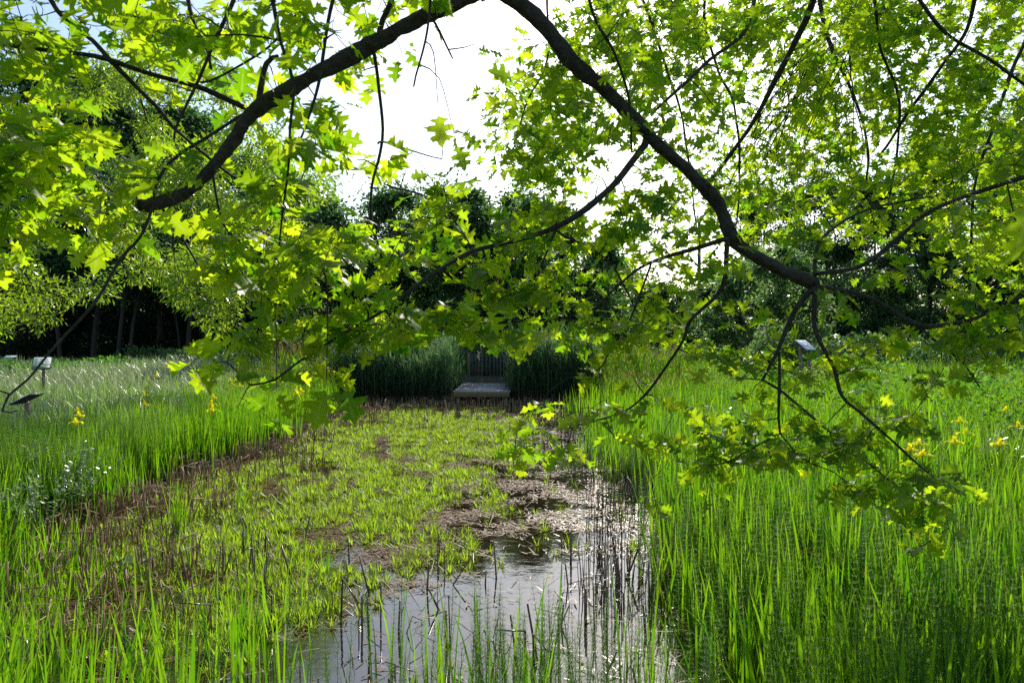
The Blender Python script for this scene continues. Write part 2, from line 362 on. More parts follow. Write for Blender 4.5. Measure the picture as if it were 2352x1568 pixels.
x, y = scatter(1500, .8, 9, 2.4, 12, lambda x, y: np.clip((x - right_edge(y)) / .3, 0, 1) * (vnoise(x, y, .5, 59) > .4), power=1.2)
grass('dead_grass', x, y, rng.uniform(.35, .85, len(x)), rng.uniform(.006, .014, len(x)), m_dead, .4, .9, 'dead straw-coloured blades leaning among the green bed', lush=.1)
x, y = scatter(700, -5.2, -1.2, 2.4, 6.5, lambda x, y: (vnoise(x, y, .5, 60) > .4) * 1.0)
grass('dead_reed_leaves', x, y, rng.uniform(.25, .6, len(x)), rng.uniform(.006, .015, len(x)), m_dead, .5, 1.1, 'dead tan leaves bent over among the near bank grass')
x, y = scatter(1000, 3.6, 13, 7, 15, lambda x, y: (vnoise(x, y, .7, 58) > .56) * 1.0, power=1)
grass('iris_clumps', x, y, rng.uniform(.75, 1.3, len(x)), rng.uniform(.026, .042, len(x)), m_grass, .16, .35, 'tall clumps of broad sword leaves around the irises', lush=.1)
# leafy herbs with dark hollows between, beyond the iris bed
x, y = scatter(75, 4.4, 16, 9, 22, lambda x, y: (vnoise(x, y, 1.5, 68) > .52) * np.clip((x - 3) / 4, .2, 1), power=.5)
hp, hm = [], []
for X, Y in zip(x, y):
    H = random.uniform(.8, 1.75); k = 130
    hp.append(np.stack([X + rng.normal(0, .20, k), Y + rng.normal(0, .20, k), .1 + H * rng.uniform(.25, 1, k) ** .7], 1))
HERB = np.concatenate(hp)
# horsetails
def horsetail_template():
    b = MB(); st = np.array([[0, 0, 0], [.004, .002, .35], [0, .006, .7], [.006, 0, 1.0]])
    V, T = tube(st, [.0045, .0038, .0028, .0008], 3, False); b.add(V, T)
    rr = np.random.default_rng(3)
    for i in range(17):
        z = .22 + i * .044; L = .085 * (1 - .55 * i / 17); cx = np.interp(z, st[:, 2], st[:, 0]); cyy = np.interp(z, st[:, 2], st[:, 1])
        for j in range(8):
            a = j / 8 * 6.283 + i; d = np.array([math.cos(a), math.sin(a), 0]); p = np.array([-d[1], d[0], 0]) * .0016
            c = np.array([cx, cyy, z]); m = c + d * L * .6 + [0, 0, L * .12]; e = c + d * L + [0, 0, L * .5 + rr.uniform(0, .01)]
            b.add([c - p, c + p, m + p, m - p, e], [(0, 1, 2), (0, 2, 3), (3, 2, 4)])
    return np.concatenate(b.V), np.concatenate(b.T)
HV, HT = horsetail_template()
def horsetails(name, x, y, label, s0=.6, s1=.95, z=None):
    n = len(x); z = gz(x, y) - .02 if z is None else z
    M = yaw_frames(rng.uniform(0, 6.28, n), np.abs(rng.normal(0, .09, n)), rng.uniform(0, 6.28, n))
    V, T = inst(HV, HT, M, np.stack([x, y, z], 1), rng.uniform(s0, s1, n))
    return tag(mesh(name, V, T, m_horse, rnd=rep(rng.uniform(0, 1, n), len(HV))), label, 'horsetail', kind='stuff')
x, y = scatter(2300, 1.0, 9, 2.4, 12, lambda x, y: np.clip((x - right_edge(y) + .1) / .5, 0, 1) * (.2 + .8 * (vnoise(x, y, .9, 71) > .45)), power=1.3)
horsetails('horsetail_bed', x, y, 'feathery whorled horsetails standing among the iris leaves')
x, y = scatter(230, -1.9, 1.3, 2.6, 4.2, lambda x, y: (.2 + .8 * (vnoise(x, y, .6, 77) > .5)) * np.clip((x + 2.2) / 2, .3, 1))
horsetails('horsetail_fringe', x, y, 'thin whorled horsetails in front of the open water', .45, .75, z=np.full(len(x), -.04))
x, y = scatter(1500, -10, -2.2, 3.0, 11, lambda x, y: np.clip((pond_sd(x, y) + .1) / .6, 0, 1) * (vnoise(x, y, .9, 79) > .45), power=1.3)
horsetails('horsetail_stand', x, y, 'feathery horsetails among the grass on the near side bank')

# ------------------------------------------------------------------ water soldiers and litter
def soldier_template(seed):
    rr = np.random.default_rng(seed); b = MB(); n = rr.integers(15, 22)
    a = rr.uniform(0, 6.28, n); up = rr.uniform(.15, 1.15, n) ** 1.0
    L = rr.uniform(.13, .26, n)
    global rng
    keep = rng; rng = rr
    V, T, k, tip = blades(np.cos(a) * .012, np.sin(a) * .012, np.full(n, -.03), L, np.full(n, .020), a, up, rr.uniform(.0, .35, n), 3, face=a + math.pi / 2, wp=.8)
    rng = keep
    return V, T, tip
ST = [soldier_template(i) for i in range(5)]
def open_water(x, y):     #  1 where the pond is clear of plants
    o = np.clip((x + 1.95 - (y - 4.6) * .85) / .5, 0, 1) * np.clip((7.2 - y) / .8, 0, 1)
    o = np.maximum(o, np.clip((4.4 - y) / .5, 0, 1) * np.clip((x + 3.0) / .8, 0, 1))
    return o
def brown_zone(x, y):
    b = np.clip((x - (-1.3 + (y - 6) * .08)) / 1.2, 0, 1) * np.clip((y - 6.2) / .8, 0, 1)
    b = np.maximum(b, np.clip((y - 17) / 4, 0, .85) * np.clip((x + 3.5) / 2, .3, 1))
    return b
def soldier_d(x, y):
    return (pond_sd(x, y) < -.25) * (1 - open_water(x, y)) * (1 - .95 * brown_zone(x, y)) * np.clip((vnoise(x, y, .65, 81) * .55 + vnoise(x, y, .25, 82) * .45 - .37) * 5.0, .0, 1) * np.clip((x + 5.2) / 1.2 + .1, .15, 1)
sx, sy = scatter(5000, -5.2, 1.6, 4.2, 22.3, soldier_d, power=.55)
order = np.argsort(sy); sx, sy = sx[order], sy[order]
NI = 290
smesh = []
for V, T, tip in ST:
    o = mesh('water_soldier', V, T, m_soldier, rnd=np.full(len(V), .5), tip=tip); smesh.append(o)
def place(o, x, y, z=0, rz=0, s=1):
    o.location = (x, y, z); o.rotation_euler = (0, 0, rz); o.scale = (s, s, s)
for i in range(NI):
    o = smesh[i] if i < 5 else smesh[i % 5].copy()
    if i >= 5: COL.objects.link(o)
    place(o, sx[i], sy[i], 0, random.uniform(0, 6.28), random.uniform(.5, .9))
    tag(o, 'spiky yellow-green water soldier rosette floating in the pond', 'water plant', 'water soldier rosettes floating nearest the open water')
mb = MB(); idx = np.arange(NI, len(sx)); var = rng.integers(0, 5, len(idx))
for v in range(5):
    k = idx[var == v]; n = len(k); V, T, tip = ST[v]
    M = yaw_frames(rng.uniform(0, 6.28, n), np.zeros(n), np.zeros(n))
    VV, TT = inst(V, T, M, np.stack([sx[k], sy[k], np.zeros(n)], 1), rng.uniform(.45, .85, n))
    mb.add(VV, TT, rep(rng.uniform(0, 1, n), len(V)), np.tile(tip, n))
tag(mb.build('water_soldier_mat', m_soldier), 'carpet of yellow-green spiky water plants covering the pond', 'water plants', kind='stuff')

# floating brown leaves and reed litter: little curled strips lying on the water
def litter(name, n, dens, lmin, lmax, wmin, wmax, label, mat, zr=(.002, .025), x0=-5.3, x1=2.6, y0=3.0, y1=22.6, power=.9, tiltmax=.12):
    x, y = scatter(n, x0, x1, y0, y1, dens, power=power); n = len(x)
    az = rng.uniform(0, 6.28, n); L = rng.uniform(lmin, lmax, n)
    V, T, k, tip = blades(x, y, rng.uniform(zr[0], zr[1], n), L, rng.uniform(wmin, wmax, n), az, math.pi / 2 - rng.uniform(-.02, tiltmax, n), rng.uniform(0, .12, n), 3, face=az + math.pi / 2, wp=.35)
    return tag(mesh(name, V, T, mat, rnd=rep(rng.uniform(0, 1, n), k), tip=tip), label, 'plant litter', kind='stuff')
litter('floating_leaves', 48000, lambda x, y: (pond_sd(x, y) < 0) * np.clip((1 - .95 * open_water(x, y)) * np.clip((vnoise(x, y, .30, 91) * .6 + vnoise(x, y, 1.1, 92) * .4 - .40) * 4.0, .05, 1), 0, 1),   .04, .12, .007, .018, 'brown and orange dying leaves floating across the pond', m_debris)
litter('reed_litter', 700, lambda x, y: (pond_sd(x, y) < .3) * np.clip(.35 + .65 * (y < 8), 0, 1) * (.25 + .75 * vnoise(x, y, .9, 93)), .12, .5, .005, .012, 'pale dead reed stems lying on the water', m_dead, zr=(.004, .05), tiltmax=.25)

# dead cut stems
def stubble(name, x, y, hmin, hmax, rad, mat, label, broken=.35, lean=.12):
    n = len(x); base = np.array([[0, 0, 0], [0, 0, .34], [0, 0, .67], [0, 0, 1.]])
    mb = MB(); h = rng.uniform(hmin, hmax, n)
    for i in range(n):
        a = random.uniform(0, 6.28); l = abs(random.gauss(0, lean)); d = np.array([math.cos(a) * math.sin(l), math.sin(a) * math.sin(l), math.cos(l)])
        p = np.array([x[i], y[i], -.06]); r = rad * random.uniform(.6, 1.35) * (1 + y[i] * .03)
        pts = [p, p + d * h[i] * .5, p + d * h[i]]; rr = [r * 1.1, r, r * .85]
        if random.random() < broken:
            a2 = random.uniform(0, 6.28); f = random.uniform(-.8, .3)
            e = np.array([math.cos(a2), math.sin(a2), f]); e /= np.linalg.norm(e)
            pts.append(pts[-1] + e * h[i] * random.uniform(.2, .7)); rr.append(r * .6)
        V, T = tube(pts, rr, 4 if y[i] > 7 else 5)
        mb.add(V, T, random.random())
    return tag(mb.build(name, mat), label, 'dead stems', kind='stuff')
x, y = scatter(1700, -5.6, -2.6, 3.6, 20, lambda x, y: (pond_sd(x, y) < .25) * np.clip((pond_sd(x, y) + 1.9) / 1.2, 0, 1) * (.2 + .8 * (vnoise(x, y, .8, 101) > .5)))
cl = [(303, 1165, 22), (331, 1160, 14), (373, 1170, 40), (401, 1310, 34), (500, 1175, 26), (255, 1180, 14), (460, 1330, 16), (215, 1290, 18), (430, 1440, 20), (250, 1380, 18), (330, 1340, 10)]
cx, cyy = [], []
for px, py, k in cl:
    Y = 2.05 * F_ / (py - 784); X = (px - 1176) / F_ * Y
    cx += list(rng.normal(X, .16, k)); cyy += list(rng.normal(Y, .12, k))
stubble('reed_stubble', np.concatenate([x, cx]), np.concatenate([y, cyy]), .12, .42, .0055, m_dead, 'broken tan reed stubble along the grassy pond edge', .45, .2)
x, y = scatter(850, -.6, 2.4, 5.0, 21, lambda x, y: np.clip(1 - np.abs(x - (right_edge(y) - .30)) / (.30 + .035 * y), 0, 1) * (.3 + .7 * vnoise(x, y, .5, 104)))
stubble('dark_stems', x, y, .10, .42, .003, m_dark_stem, 'thin dark wet stems rising beside the iris bed', .15, .09)
x, y = scatter(170, -3.2, 1.4, 3.0, 7.2, lambda x, y: .3 + .7 * (vnoise(x, y, .5, 105) > .5))
stubble('standing_stems', x, y, .15, .42, .006, m_dark_stem, 'dark broken stems standing in the open water', .55, .22)
x, y = scatter(1600, -5.6, 3.6, 15, 23.2, lambda x, y: np.clip((y - 17) / 4, .12, 1) * (.3 + .7 * vnoise(x, y, .6, 107)), power=0)
stubble('cut_reed_stems', x, y, .10, .38, .0045, m_dead, 'short cut brown reed stems in front of the jetty', .2, .12)

# ------------------------------------------------------------------ reeds either side of the jetty
def reed_template(seed, plume):
    rr = np.random.default_rng(seed); b = MB(); bend = rr.uniform(-.08, .08, 2)
    st = np.array([[0, 0, 0], [bend[0] * .2, bend[1] * .2, .5], [bend[0], bend[1], 1.0]])
    V, T = tube(st, [.004, .0035, .0015], 3, False); b.add(V, T, .5, V[:, 2])
    n = 9; z = rr.uniform(.35, .98, n); a = rr.uniform(0, 6.28, n)
    xx = np.interp(z, st[:, 2], st[:, 0]); yy = np.interp(z, st[:, 2], st[:, 1])
    V, T, k, tip = blades(xx, yy, z, rr.uniform(.18, .32, n), np.full(n, .012), a, rr.uniform(.15, .5, n), rr.uniform(.2, 1.1, n), 3, face=a + 1.57)
    b.add(V, T, .5, np.maximum(V[:, 2], .4))
    return np.concatenate(b.V), np.concatenate(b.T), np.concatenate(b.t)
RT = [reed_template(i, False) for i in range(4)]
def reeds(name, x, y, h0, h1, label, mat=m_reed_shaded, edge=None):
    mb = MB(); var = rng.integers(0, 4, len(x)); z = gz(x, y) - .05
    for v in range(4):
        k = np.where(var == v)[0]; n = len(k); V, T, t = RT[v]
        M = yaw_frames(rng.uniform(0, 6.28, n), np.abs(rng.normal(0, .11, n)), rng.uniform(0, 6.28, n))
        h = rng.uniform(h0 * .6, h1 * 1.08, n) * (.75 + .4 * vnoise(x[k], y[k], .7, 111)) * np.clip(.6 + (y[k] - 22.0) * .9, .6, 1)
        if edge: h = h * np.clip(.7 + 1.2 * np.minimum(x[k] - edge[0], edge[1] - x[k]), .7, 1)
        VV, TT = inst(V, T, M, np.stack([x[k], y[k], z[k]], 1), h)
        mb.add(VV, TT, rep(rng.uniform(0, 1, n), len(V)), np.tile(t, n))
    return tag(mb.build(name, mat), label, 'reeds', kind='stuff')
x, y = scatter(3300, -6.2, -2.0, 22.4, 26.5, power=0); x = x + rng.normal(0, .12, len(x)); reeds('reed_bed', x, y, 1.45, 1.85, 'tall dark reeds on the marsh side of the jetty', edge=(-7, -1.8))
x, y = scatter(2900, -.02 + .0, 2.9, 22.2, 26.5, power=0); x = x + rng.normal(0, .12, len(x)); reeds('reed_thicket', x, y, 1.5, 1.95, 'tall dark reeds between the jetty and the iris bed', edge=(-.2, 5))
x, y = scatter(1900, 2.3, 6.2, 15.5, 25, lambda x, y: np.clip((x - 2.2 - (22 - y) * .06) / .5, 0, 1) * np.clip((y - 14) / 6, .2, 1), power=0)
reeds('sunlit_reeds', x, y, 1.0, 1.75, 'sunlit yellow-green reeds beyond the iris bed', m_grass)  # same reeds in the brighter grass colour, painted as if in sun
x, y = scatter(1400, -8.6, -5.2, 18, 24.5, lambda x, y: np.clip((y - 17) / 4, .2, 1), power=0)
reeds('marsh_reeds', x, y, 1.0, 1.7, 'sunlit reeds between the meadow and the shaded reed bed', m_grass)  # brighter grass colour again stands in for sun on the reeds
# reed plumes
mb = MB()
xs = np.concatenate([rng.uniform(-8.4, -6.2, 60), rng.uniform(-5.4, 2.6, 34), rng.uniform(2.0, 4.2, 14)]); ys = rng.uniform(21, 24.5, len(xs))
for X, Y in zip(xs, ys):
    H = random.uniform(1.9, 2.55); g = float(gz(X, Y)); a = random.uniform(0, 6.28); k = random.uniform(.03, .15)
    top = np.array([X + math.cos(a) * k, Y + math.sin(a) * k, g + H]); V, T = tube([[X, Y, g], [X, Y, g + H * .6], top], [.004, .004, .002], 3, False); mb.add(V, T, .4)
    n = 14; z = rng.uniform(-.24, 0, n)
    V, T, kk, tip = blades(np.full(n, top[0]), np.full(n, top[1]), top[2] + z, rng.uniform(.05, .11, n), np.full(n, .014), rng.uniform(0, 6.28, n), rng.uniform(.2, .7, n), rng.uniform(.3, 1.2, n), 2)
    mb.add(V, T, .8)
tag(mb.build('reed_plumes', m_plume), 'tan feathery plumes on old reed stalks above the reeds', 'reed plumes', kind='stuff')

# ------------------------------------------------------------------ jetty
J = empty('jetty', (-.97, 22.0, 0)); tag(J, 'low weathered timber jetty with a pale plank top', 'jetty')
jx0, jx1, jy0, jy1, jz = -1.87, -.08, 22.0, 26.4, .45
b = MB(); n = 30; dy = (jy1 - jy0) / n
for i in range(n):
    b.box(((jx0 + jx1) / 2 + random.uniform(-.006, .006), jy0 + dy * (i + .5), jz - .018 + random.uniform(-.002, .002)), (jx1 - jx0 + .06, dy - .008, .036), r=random.random(), bev=.004)
b.build('plank_top', m_wood, J)
MB().box(((jx0 + jx1) / 2, jy0 - .026, jz - .105), (jx1 - jx0 + .0, .045, .17), bev=.004).build('front_board', m_woodb, J)
for X in (jx0 + .03, jx1 - .03):
    MB().box((X, (jy0 + jy1) / 2, jz - .125), (.045, jy1 - jy0 - .02, .17)).build('side_beam', m_woodb, J)
for X in (jx0 + .12, jx1 - .12):
    for Y in (jy0 + .06, (jy0 + jy1) / 2, jy1 - .2):
        MB().box((X, Y, jz - .55), (.09, .09, 1.02)).build('post', m_woodb, J)

# ------------------------------------------------------------------ picket gate
G = empty('picket_gate', (-1.03, 29.2, .55)); tag(G, 'grey wooden double picket gate with diagonal braces behind the jetty', 'gate')
gx0, gx1, gyy, gb = -1.82, -.24, 29.2, .60
mid = -.86
for (a, c, name) in ((gx0 + .04, mid - .012, 0), (mid + .012, gx1 - .04, 1)):
    n = 6 if name == 0 else 4; wv = (c - a) / n
    b = MB()
    for i in range(n):
        X = a + wv * (i + .5); u = (X - gx0) / (gx1 - gx0); H = .86 + .08 * math.sin(u * math.pi)
        b.box((X, gyy, gb + H / 2), (.075, .022, H), r=random.random(), bev=.004)
        b.add([[X - .0375, gyy - .011, gb + H], [X + .0375, gyy - .011, gb + H], [X, gyy - .011, gb + H + .05], [X - .0375, gyy + .011, gb + H], [X + .0375, gyy + .011, gb + H], [X, gyy + .011, gb + H + .05]],
              [(0, 1, 2), (3, 5, 4), (0, 2, 5), (0, 5, 3), (1, 4, 5), (1, 5, 2)])
    lf = b.build('gate_leaf', m_gate, G)
    b = MB()
    for z in (.14, .76): b.box(((a + c) / 2, gyy - .026, gb + z), (c - a, .028, .075), bev=.004)
    b.build('rail', m_gate, lf)
    p, q = ((a, .16), (c, .74)) if name == 0 else ((a, .74), (c, .20))
    L = math.hypot(q[0] - p[0], q[1] - p[1]); ang = math.atan2(q[1] - p[1], q[0] - p[0])
    MB().box(((p[0] + q[0]) / 2, gyy - .052, gb + (p[1] + q[1]) / 2), (L, .022, .07), rot=Matrix.Rotation(-ang, 4, 'Y')).build('brace', m_gate, lf)
for X in (gx0 - .03, gx1 + .03):
    MB().box((X, gyy, gb + .42), (.11, .11, 1.1), bev=.01).build('gate_post', m_post, G)

# ------------------------------------------------------------------ lectern signs
def lectern(name, pos, rz, label, pw, ph, tilt, H, posts, lines=True, band=False, thick=.025):
    """panel faces -y (the viewer) before rz"""
    S = empty(name, pos, rz); tag(S, label, 'information sign')
    rot = Matrix.Rotation(tilt, 4, 'X'); u = np.array(rot @ Vector((0, 1, 0))); nrm = np.array(rot @ Vector((0, 0, 1)))
    c = np.array([0, 0, H])
    MB().box(c - nrm * .018, (pw + .04, ph + .04, thick), rot=rot, bev=.004).build('backing', m_dkframe, S, world=False)
    pn = MB().box(c + nrm * .0, (pw, ph, .012), rot=rot, bev=.002).build('panel', m_panel, S, world=False)
    if lines:
        b = MB(); x0 = -pw * .42
        for r_ in range(9):
            v = ph * (.36 - .085 * r_)
            for k in range(3):
                if (r_ + k) % 3 == 1 and 2 < r_ < 7: continue
                L = pw * random.uniform(.16, .25)
                b.box(c + np.array([x0 + k * pw * .29 + L / 2, 0, 0]) + u * v + nrm * .0075, (L, ph * .022, .002), rot=rot)
        b.build('printed_text', m_ink, pn, world=False)
        MB().box(c + np.array([pw * .08, 0, 0]) + u * (-ph * .05) + nrm * .0085, (pw * .12, ph * .2, .002), rot=rot).build('printed_picture', m_inkred, pn, world=False)
    if band:
        MB().box(c + u * (-ph * .39) + nrm * .0095, (pw * .98, ph * .2, .002), rot=rot).build('printed_band', m_inkgreen, pn, world=False)
    for X in posts:
        L = H - .03
        MB().box((X, .03, L / 2 - .15), (.08, .07, L + .2), bev=.008).build('post', m_post, S, world=False)
    return S
q = P(1851, 792, 18.0); lectern('lectern_sign', (q[0], q[1], float(gz(q[0], q[1]))), R(26), 'pale blue tilted lectern sign beside the yellow-green shrub', .36, .42, R(36), q[2] - float(gz(q[0], q[1])), (-.16, .16))
q = P(96, 833, 20.0); lectern('lectern_sign', (q[0], q[1], float(gz(q[0], q[1]))), R(28), 'white printed lectern sign with a grey lower band in the meadow', .42, .52, R(36), q[2] - float(gz(q[0], q[1])), (.04,), band=True)
q = P(60, 914, 12.0); lectern('lectern_sign', (q[0], q[1], float(gz(q[0], q[1]))), R(-97), 'dark lectern sign seen edge-on among the silvery grass', .26, .40, R(24), q[2] - float(gz(q[0], q[1])), (0,), lines=False)
q = P(23, 819, 28.0); lectern('lectern_sign', (q[0], q[1], float(gz(q[0], q[1]))), 0, 'small distant sign on a thin pale post by the dark trees', .42, .2, R(25), q[2] - float(gz(q[0], q[1])), (0,), lines=False)

# dark board lying in the pond
q = P(299, 1301, 2.03 * F_ / (1301 - 784)); bo = MB().box((0, 0, 0), (.205, .17, .02), bev=.003).build('dark_board', m_slate)
bo.location = (q[0], q[1], .06); bo.rotation_euler = (R(12), R(8), R(-14))
tag(bo, 'small dark rectangular board lying among the reed stubble', 'board')

# utility pole with wires
Pp = P(1606, 784, 55); U = empty('utility_pole', (Pp[0], 55, .5)); tag(U, 'dark utility pole seen through the oak leaves against the sky', 'pole')
V, T = tube([[Pp[0], 55, .3], [Pp[0], 55, 5.5], [Pp[0], 55, 11.8]], [.17, .15, .12], 10); MB().add(V, T).build('pole', m_pole, U, smooth=True)
MB().box((Pp[0], 54.8, 7.3), (1.6, .1, .12)).build('crossarm', m_pole, U)
b = MB()
for z in (7.45, 6.3):
    for s in (-1, 1):
        pts = [[Pp[0] + s * 26 * t, 55 - s * 0 + 2 * t, z - 1.2 * math.sin(t * math.pi) * .6] for t in np.linspace(0, 1, 14)]
        V, T = tube(pts, .016, 4, False); b.add(V, T)
b.build('wire', m_pole, U)

# ------------------------------------------------------------------ irises, docks and small plants
def petal(L, W, d0, a, c, curl):
    az = np.array([a]); V, T, k, tip = blades(np.array([c[0]]), np.array([c[1]]), np.array([c[2]]), np.array([L]), np.array([W]), az, np.array([d0]), np.array([curl]), 5, face=az + math.pi / 2, wp=.3)
    return V, T
def iris_mesh(seed):
    random.seed(seed); st = MB(); V, T = tube([[0, 0, 0], [.01, .01, .5], [.0, .02, 1.0]], [.006, .005, .004], 4); st.add(V, T, .4, V[:, 2])
    for i in range(4):
        V, T, k, tip = blades(np.array([.02 * i - .03]), np.array([.0]), np.array([0.]), np.array([random.uniform(.7, .95)]), np.array([.022]), np.array([i * 1.7]), np.array([.08]), np.array([.15]), 5); st.add(V, T, .6, tip)
    fl = MB()
    for c, s in (((0, .02, 1.0), 1.15),):
        for i in range(3):
            a = i * 2.094 + seed
            V, T = petal(.125 * s, .085 * s, .85, a, c, 2.3); fl.add(V, T, random.random())
            V, T = petal(.085 * s, .045 * s, .1, a + 1.05, c, .4); fl.add(V, T, random.random())
            V, T = petal(.06 * s, .035 * s, .5, a, (c[0], c[1], c[2] + .006), 1.0); fl.add(V, T, .9)
    return st, fl
protos = []
for sdd in (0, 1, 2):
    st, fl = iris_mesh(sdd); e = empty('yellow_iris', (0, 0, 0))
    st.build('stem', m_grass, e); fl.build('flower', m_yellow, e); protos.append(e)
used = set()
def iris(px, py, label, group, zf=1.05, s=1.0):
    Y = (CAMZ - zf) * F_ / (py - 784); q = P(px, py, Y); g = float(gz(q[0], q[1]))
    i = len(used) % 3; src = protos[i]
    if len(used) < 3: o = src
    else:
        o = src.copy(); COL.objects.link(o)
        for ch in src.children:
            c = ch.copy(); COL.objects.link(c); c.parent = o
    used.add(len(used)); h = (q[2] - g) * 1.0
    o.location = (q[0], q[1], g); o.rotation_euler = (0, 0, random.uniform(0, 6.28)); o.scale = (h * .72 * s, h * .72 * s, h * .97)
    tag(o, label, 'iris', group)
mg = 'yellow irises scattered through the silvery meadow'
for px, py in ((341, 870), (360, 863), (338, 888), (333, 905), (331, 927), (360, 855)): iris(px, py, 'yellow iris in the loose column of blooms deep in the silvery meadow', mg, s=1.05)
for px, py in ((489, 911), (486, 926), (490, 939)): iris(px, py, 'yellow iris of the small trio where green grass meets silvery sedge', mg, s=1.05)
for px, py in ((530, 872), (542, 873), (533, 883), (552, 885), (570, 874)): iris(px, py, 'yellow iris partly behind the hanging oak leaf spray', mg, s=1.05)
for px, py in ((683, 892), (690, 897), (680, 901)): iris(px, py, 'yellow iris beside the big hanging oak leaf and the stubble', mg, s=1.05)
for px, py in ((180, 942), (184, 952), (173, 968)): iris(px, py, 'small yellow iris low in the grass near the edge-on sign', mg, s=1.2)
rg = 'yellow irises along the far side of the iris bed'
for px, py, lb in ((1809, 980, 'lone yellow iris under the lowest forked oak twig'), (2168, 897, 'yellow iris bloom set furthest back in the lush grass'), (2202, 965, 'large open yellow iris above two smaller blooms'),
                   (2219, 993, 'flat yellow iris just below the large open bloom'), (2187, 1012, 'yellow iris at the foot of the large open bloom'), (2104, 989, 'drooping yellow iris beside the tall dock leaf'),
                   (2110, 1017, 'flat yellow iris second down beside the tall dock leaf'), (2087, 1030, 'narrow yellow iris touching the dock leaf'), (2114, 1041, 'lowest yellow iris beside the tall dock leaf'),
                   (2310, 940, 'yellow iris above the silvery willow shoots'), (2336, 977, 'yellow iris at the picture edge beside silvery shoots'), (2293, 1017, 'wide yellow iris below the silvery willow shoots')):
    iris(px, py, lb, rg, s=1.35)
# yellow spikes beside the gate
mb = MB()
for i in range(16):
    q = P(random.uniform(1052, 1068), random.uniform(815, 870), 27.2); mb.add(*petal(.06, .04, .5, random.uniform(0, 6.28), q, 1.2), r=.5); mb.add(*petal(.06, .04, .5, random.uniform(0, 6.28), q, 1.2), r=.5)
o = mb.build('flower', m_yellow); e = empty('loosestrife', (-2.0, 27.2, .55)); tag(e, 'yellow flowering plant at the foot of the gate', 'flower')
o.parent = e; o.matrix_parent_inverse = Matrix.Translation(e.location).inverted()
mb = MB()
for i in range(12):
    a = random.uniform(0, 6.28); V, T, k, tip = blades(np.array([-2.0 + random.uniform(-.2, .2)]), np.array([27.2]), np.array([.5]), np.array([random.uniform(.8, 1.1)]), np.array([.02]), np.array([a]), np.array([.1]), np.array([.3]), 5); mb.add(V, T, .4, tip)
mb.build('leaves', m_bush, e)

def broadleaf(L, W, n=9):      # dock leaf: width profile with wavy edge
    V = []; T = []
    for i in range(n + 1):
        t = i / n; wd = W * math.sin(math.pi * min(1, t * .9 + .08)) ** .7 * (1 + .06 * math.sin(i * 2.7)); wd = wd if i < n else .003
        y_ = .10 * math.sin(t * 2.5) * L
        V += [(-wd / 2, y_ + .02, t * L), (0, y_, t * L), (wd / 2, y_ + .02, t * L)]
    for i in range(n):
        a = 3 * i; T += [(a, a + 1, a + 4), (a, a + 4, a + 3), (a + 1, a + 2, a + 5), (a + 1, a + 5, a + 4)]
    return np.array(V), np.array(T)
q = P(2062, 985, 7.6); D = empty('dock_plant', (q[0], q[1], 0)); tag(D, 'broad-leaved dock with large upright backlit leaves by the irises', 'plant')
for px, H, W, rz, tl in ((2076, 1.12, .15, .1, .05), (2019, 1.16, .12, .5, -.12), (2063, 1.26, .12, -.4, -.02), (2040, 1.05, .12, 1.2, .1), (2095, .9, .12, -.9, .2)):
    V, T = broadleaf(.52, W); M = Matrix.Rotation(rz, 3, 'Z') @ Matrix.Rotation(tl, 3, 'Y'); V = V @ np.array(M).T
    X = (px - 1176) / F_ * q[1]; b = MB().add(V + [X, q[1] + random.uniform(-.1, .1), H - .52], T, .75)
    tv, tt = tube([[X - .1 * (px - 2062) / 60, q[1], 0], [X, q[1], H - .5]], [.006, .005], 4); b.add(tv, tt, .3)
    b.build('leaf', m_grass, D)
# tall single sword leaves
for px, py, Y, wd, lb in ((2135, 868, 7.3, .045, 'tallest sword-shaped iris leaf standing beside the dock'), (435, 1395, 2.45, .032, 'broad dark sword leaf rising alone at the bottom edge'), (1206, 1490, 2.5, .028, 'short broad sword leaf at the bottom edge before the water')):
    q = P(px, py, Y); H = q[2] - 0
    V, T, k, tip = blades(np.array([0.]), np.array([0.]), np.array([0.]), np.array([H]), np.array([wd]), np.array([1.2]), np.array([.01]), np.array([.03]), 8, face=np.array([.15]), wp=.5)
    o = mesh('sword_leaf', V, T, m_grass, rnd=np.full(len(V), .35 if Y < 5 else .8), tip=tip); o.location = (q[0], q[1], 0); tag(o, lb, 'leaf')
# clumps of iris leaves growing out in the pond
for px, py, k, lb in ((406, 1235, 22, 'tuft of green sword leaves among the tallest stubble'), (548, 1185, 12, 'thin tuft of green blades out in the pond'), (560, 1560, 9, 'tuft of long green blades at the near water edge')):
    Y = 2.05 * F_ / (py - 784); X = (px - 1176) / F_ * Y; n = k
    az = rng.uniform(0, 6.28, n); V, T, kk, tip = blades(rng.normal(0, .035, n), rng.normal(0, .035, n), np.full(n, -.05), rng.uniform(.4, .78, n), rng.uniform(.010, .017, n), az, np.abs(rng.normal(.05, .1, n)), rng.uniform(.05, .3, n), 5)
    o = mesh('iris_tuft', V, T, m_grass, rnd=rep(rng.uniform(.4, 1, n), kk), tip=tip); o.location = (X, Y, 0); tag(o, lb, 'plant')

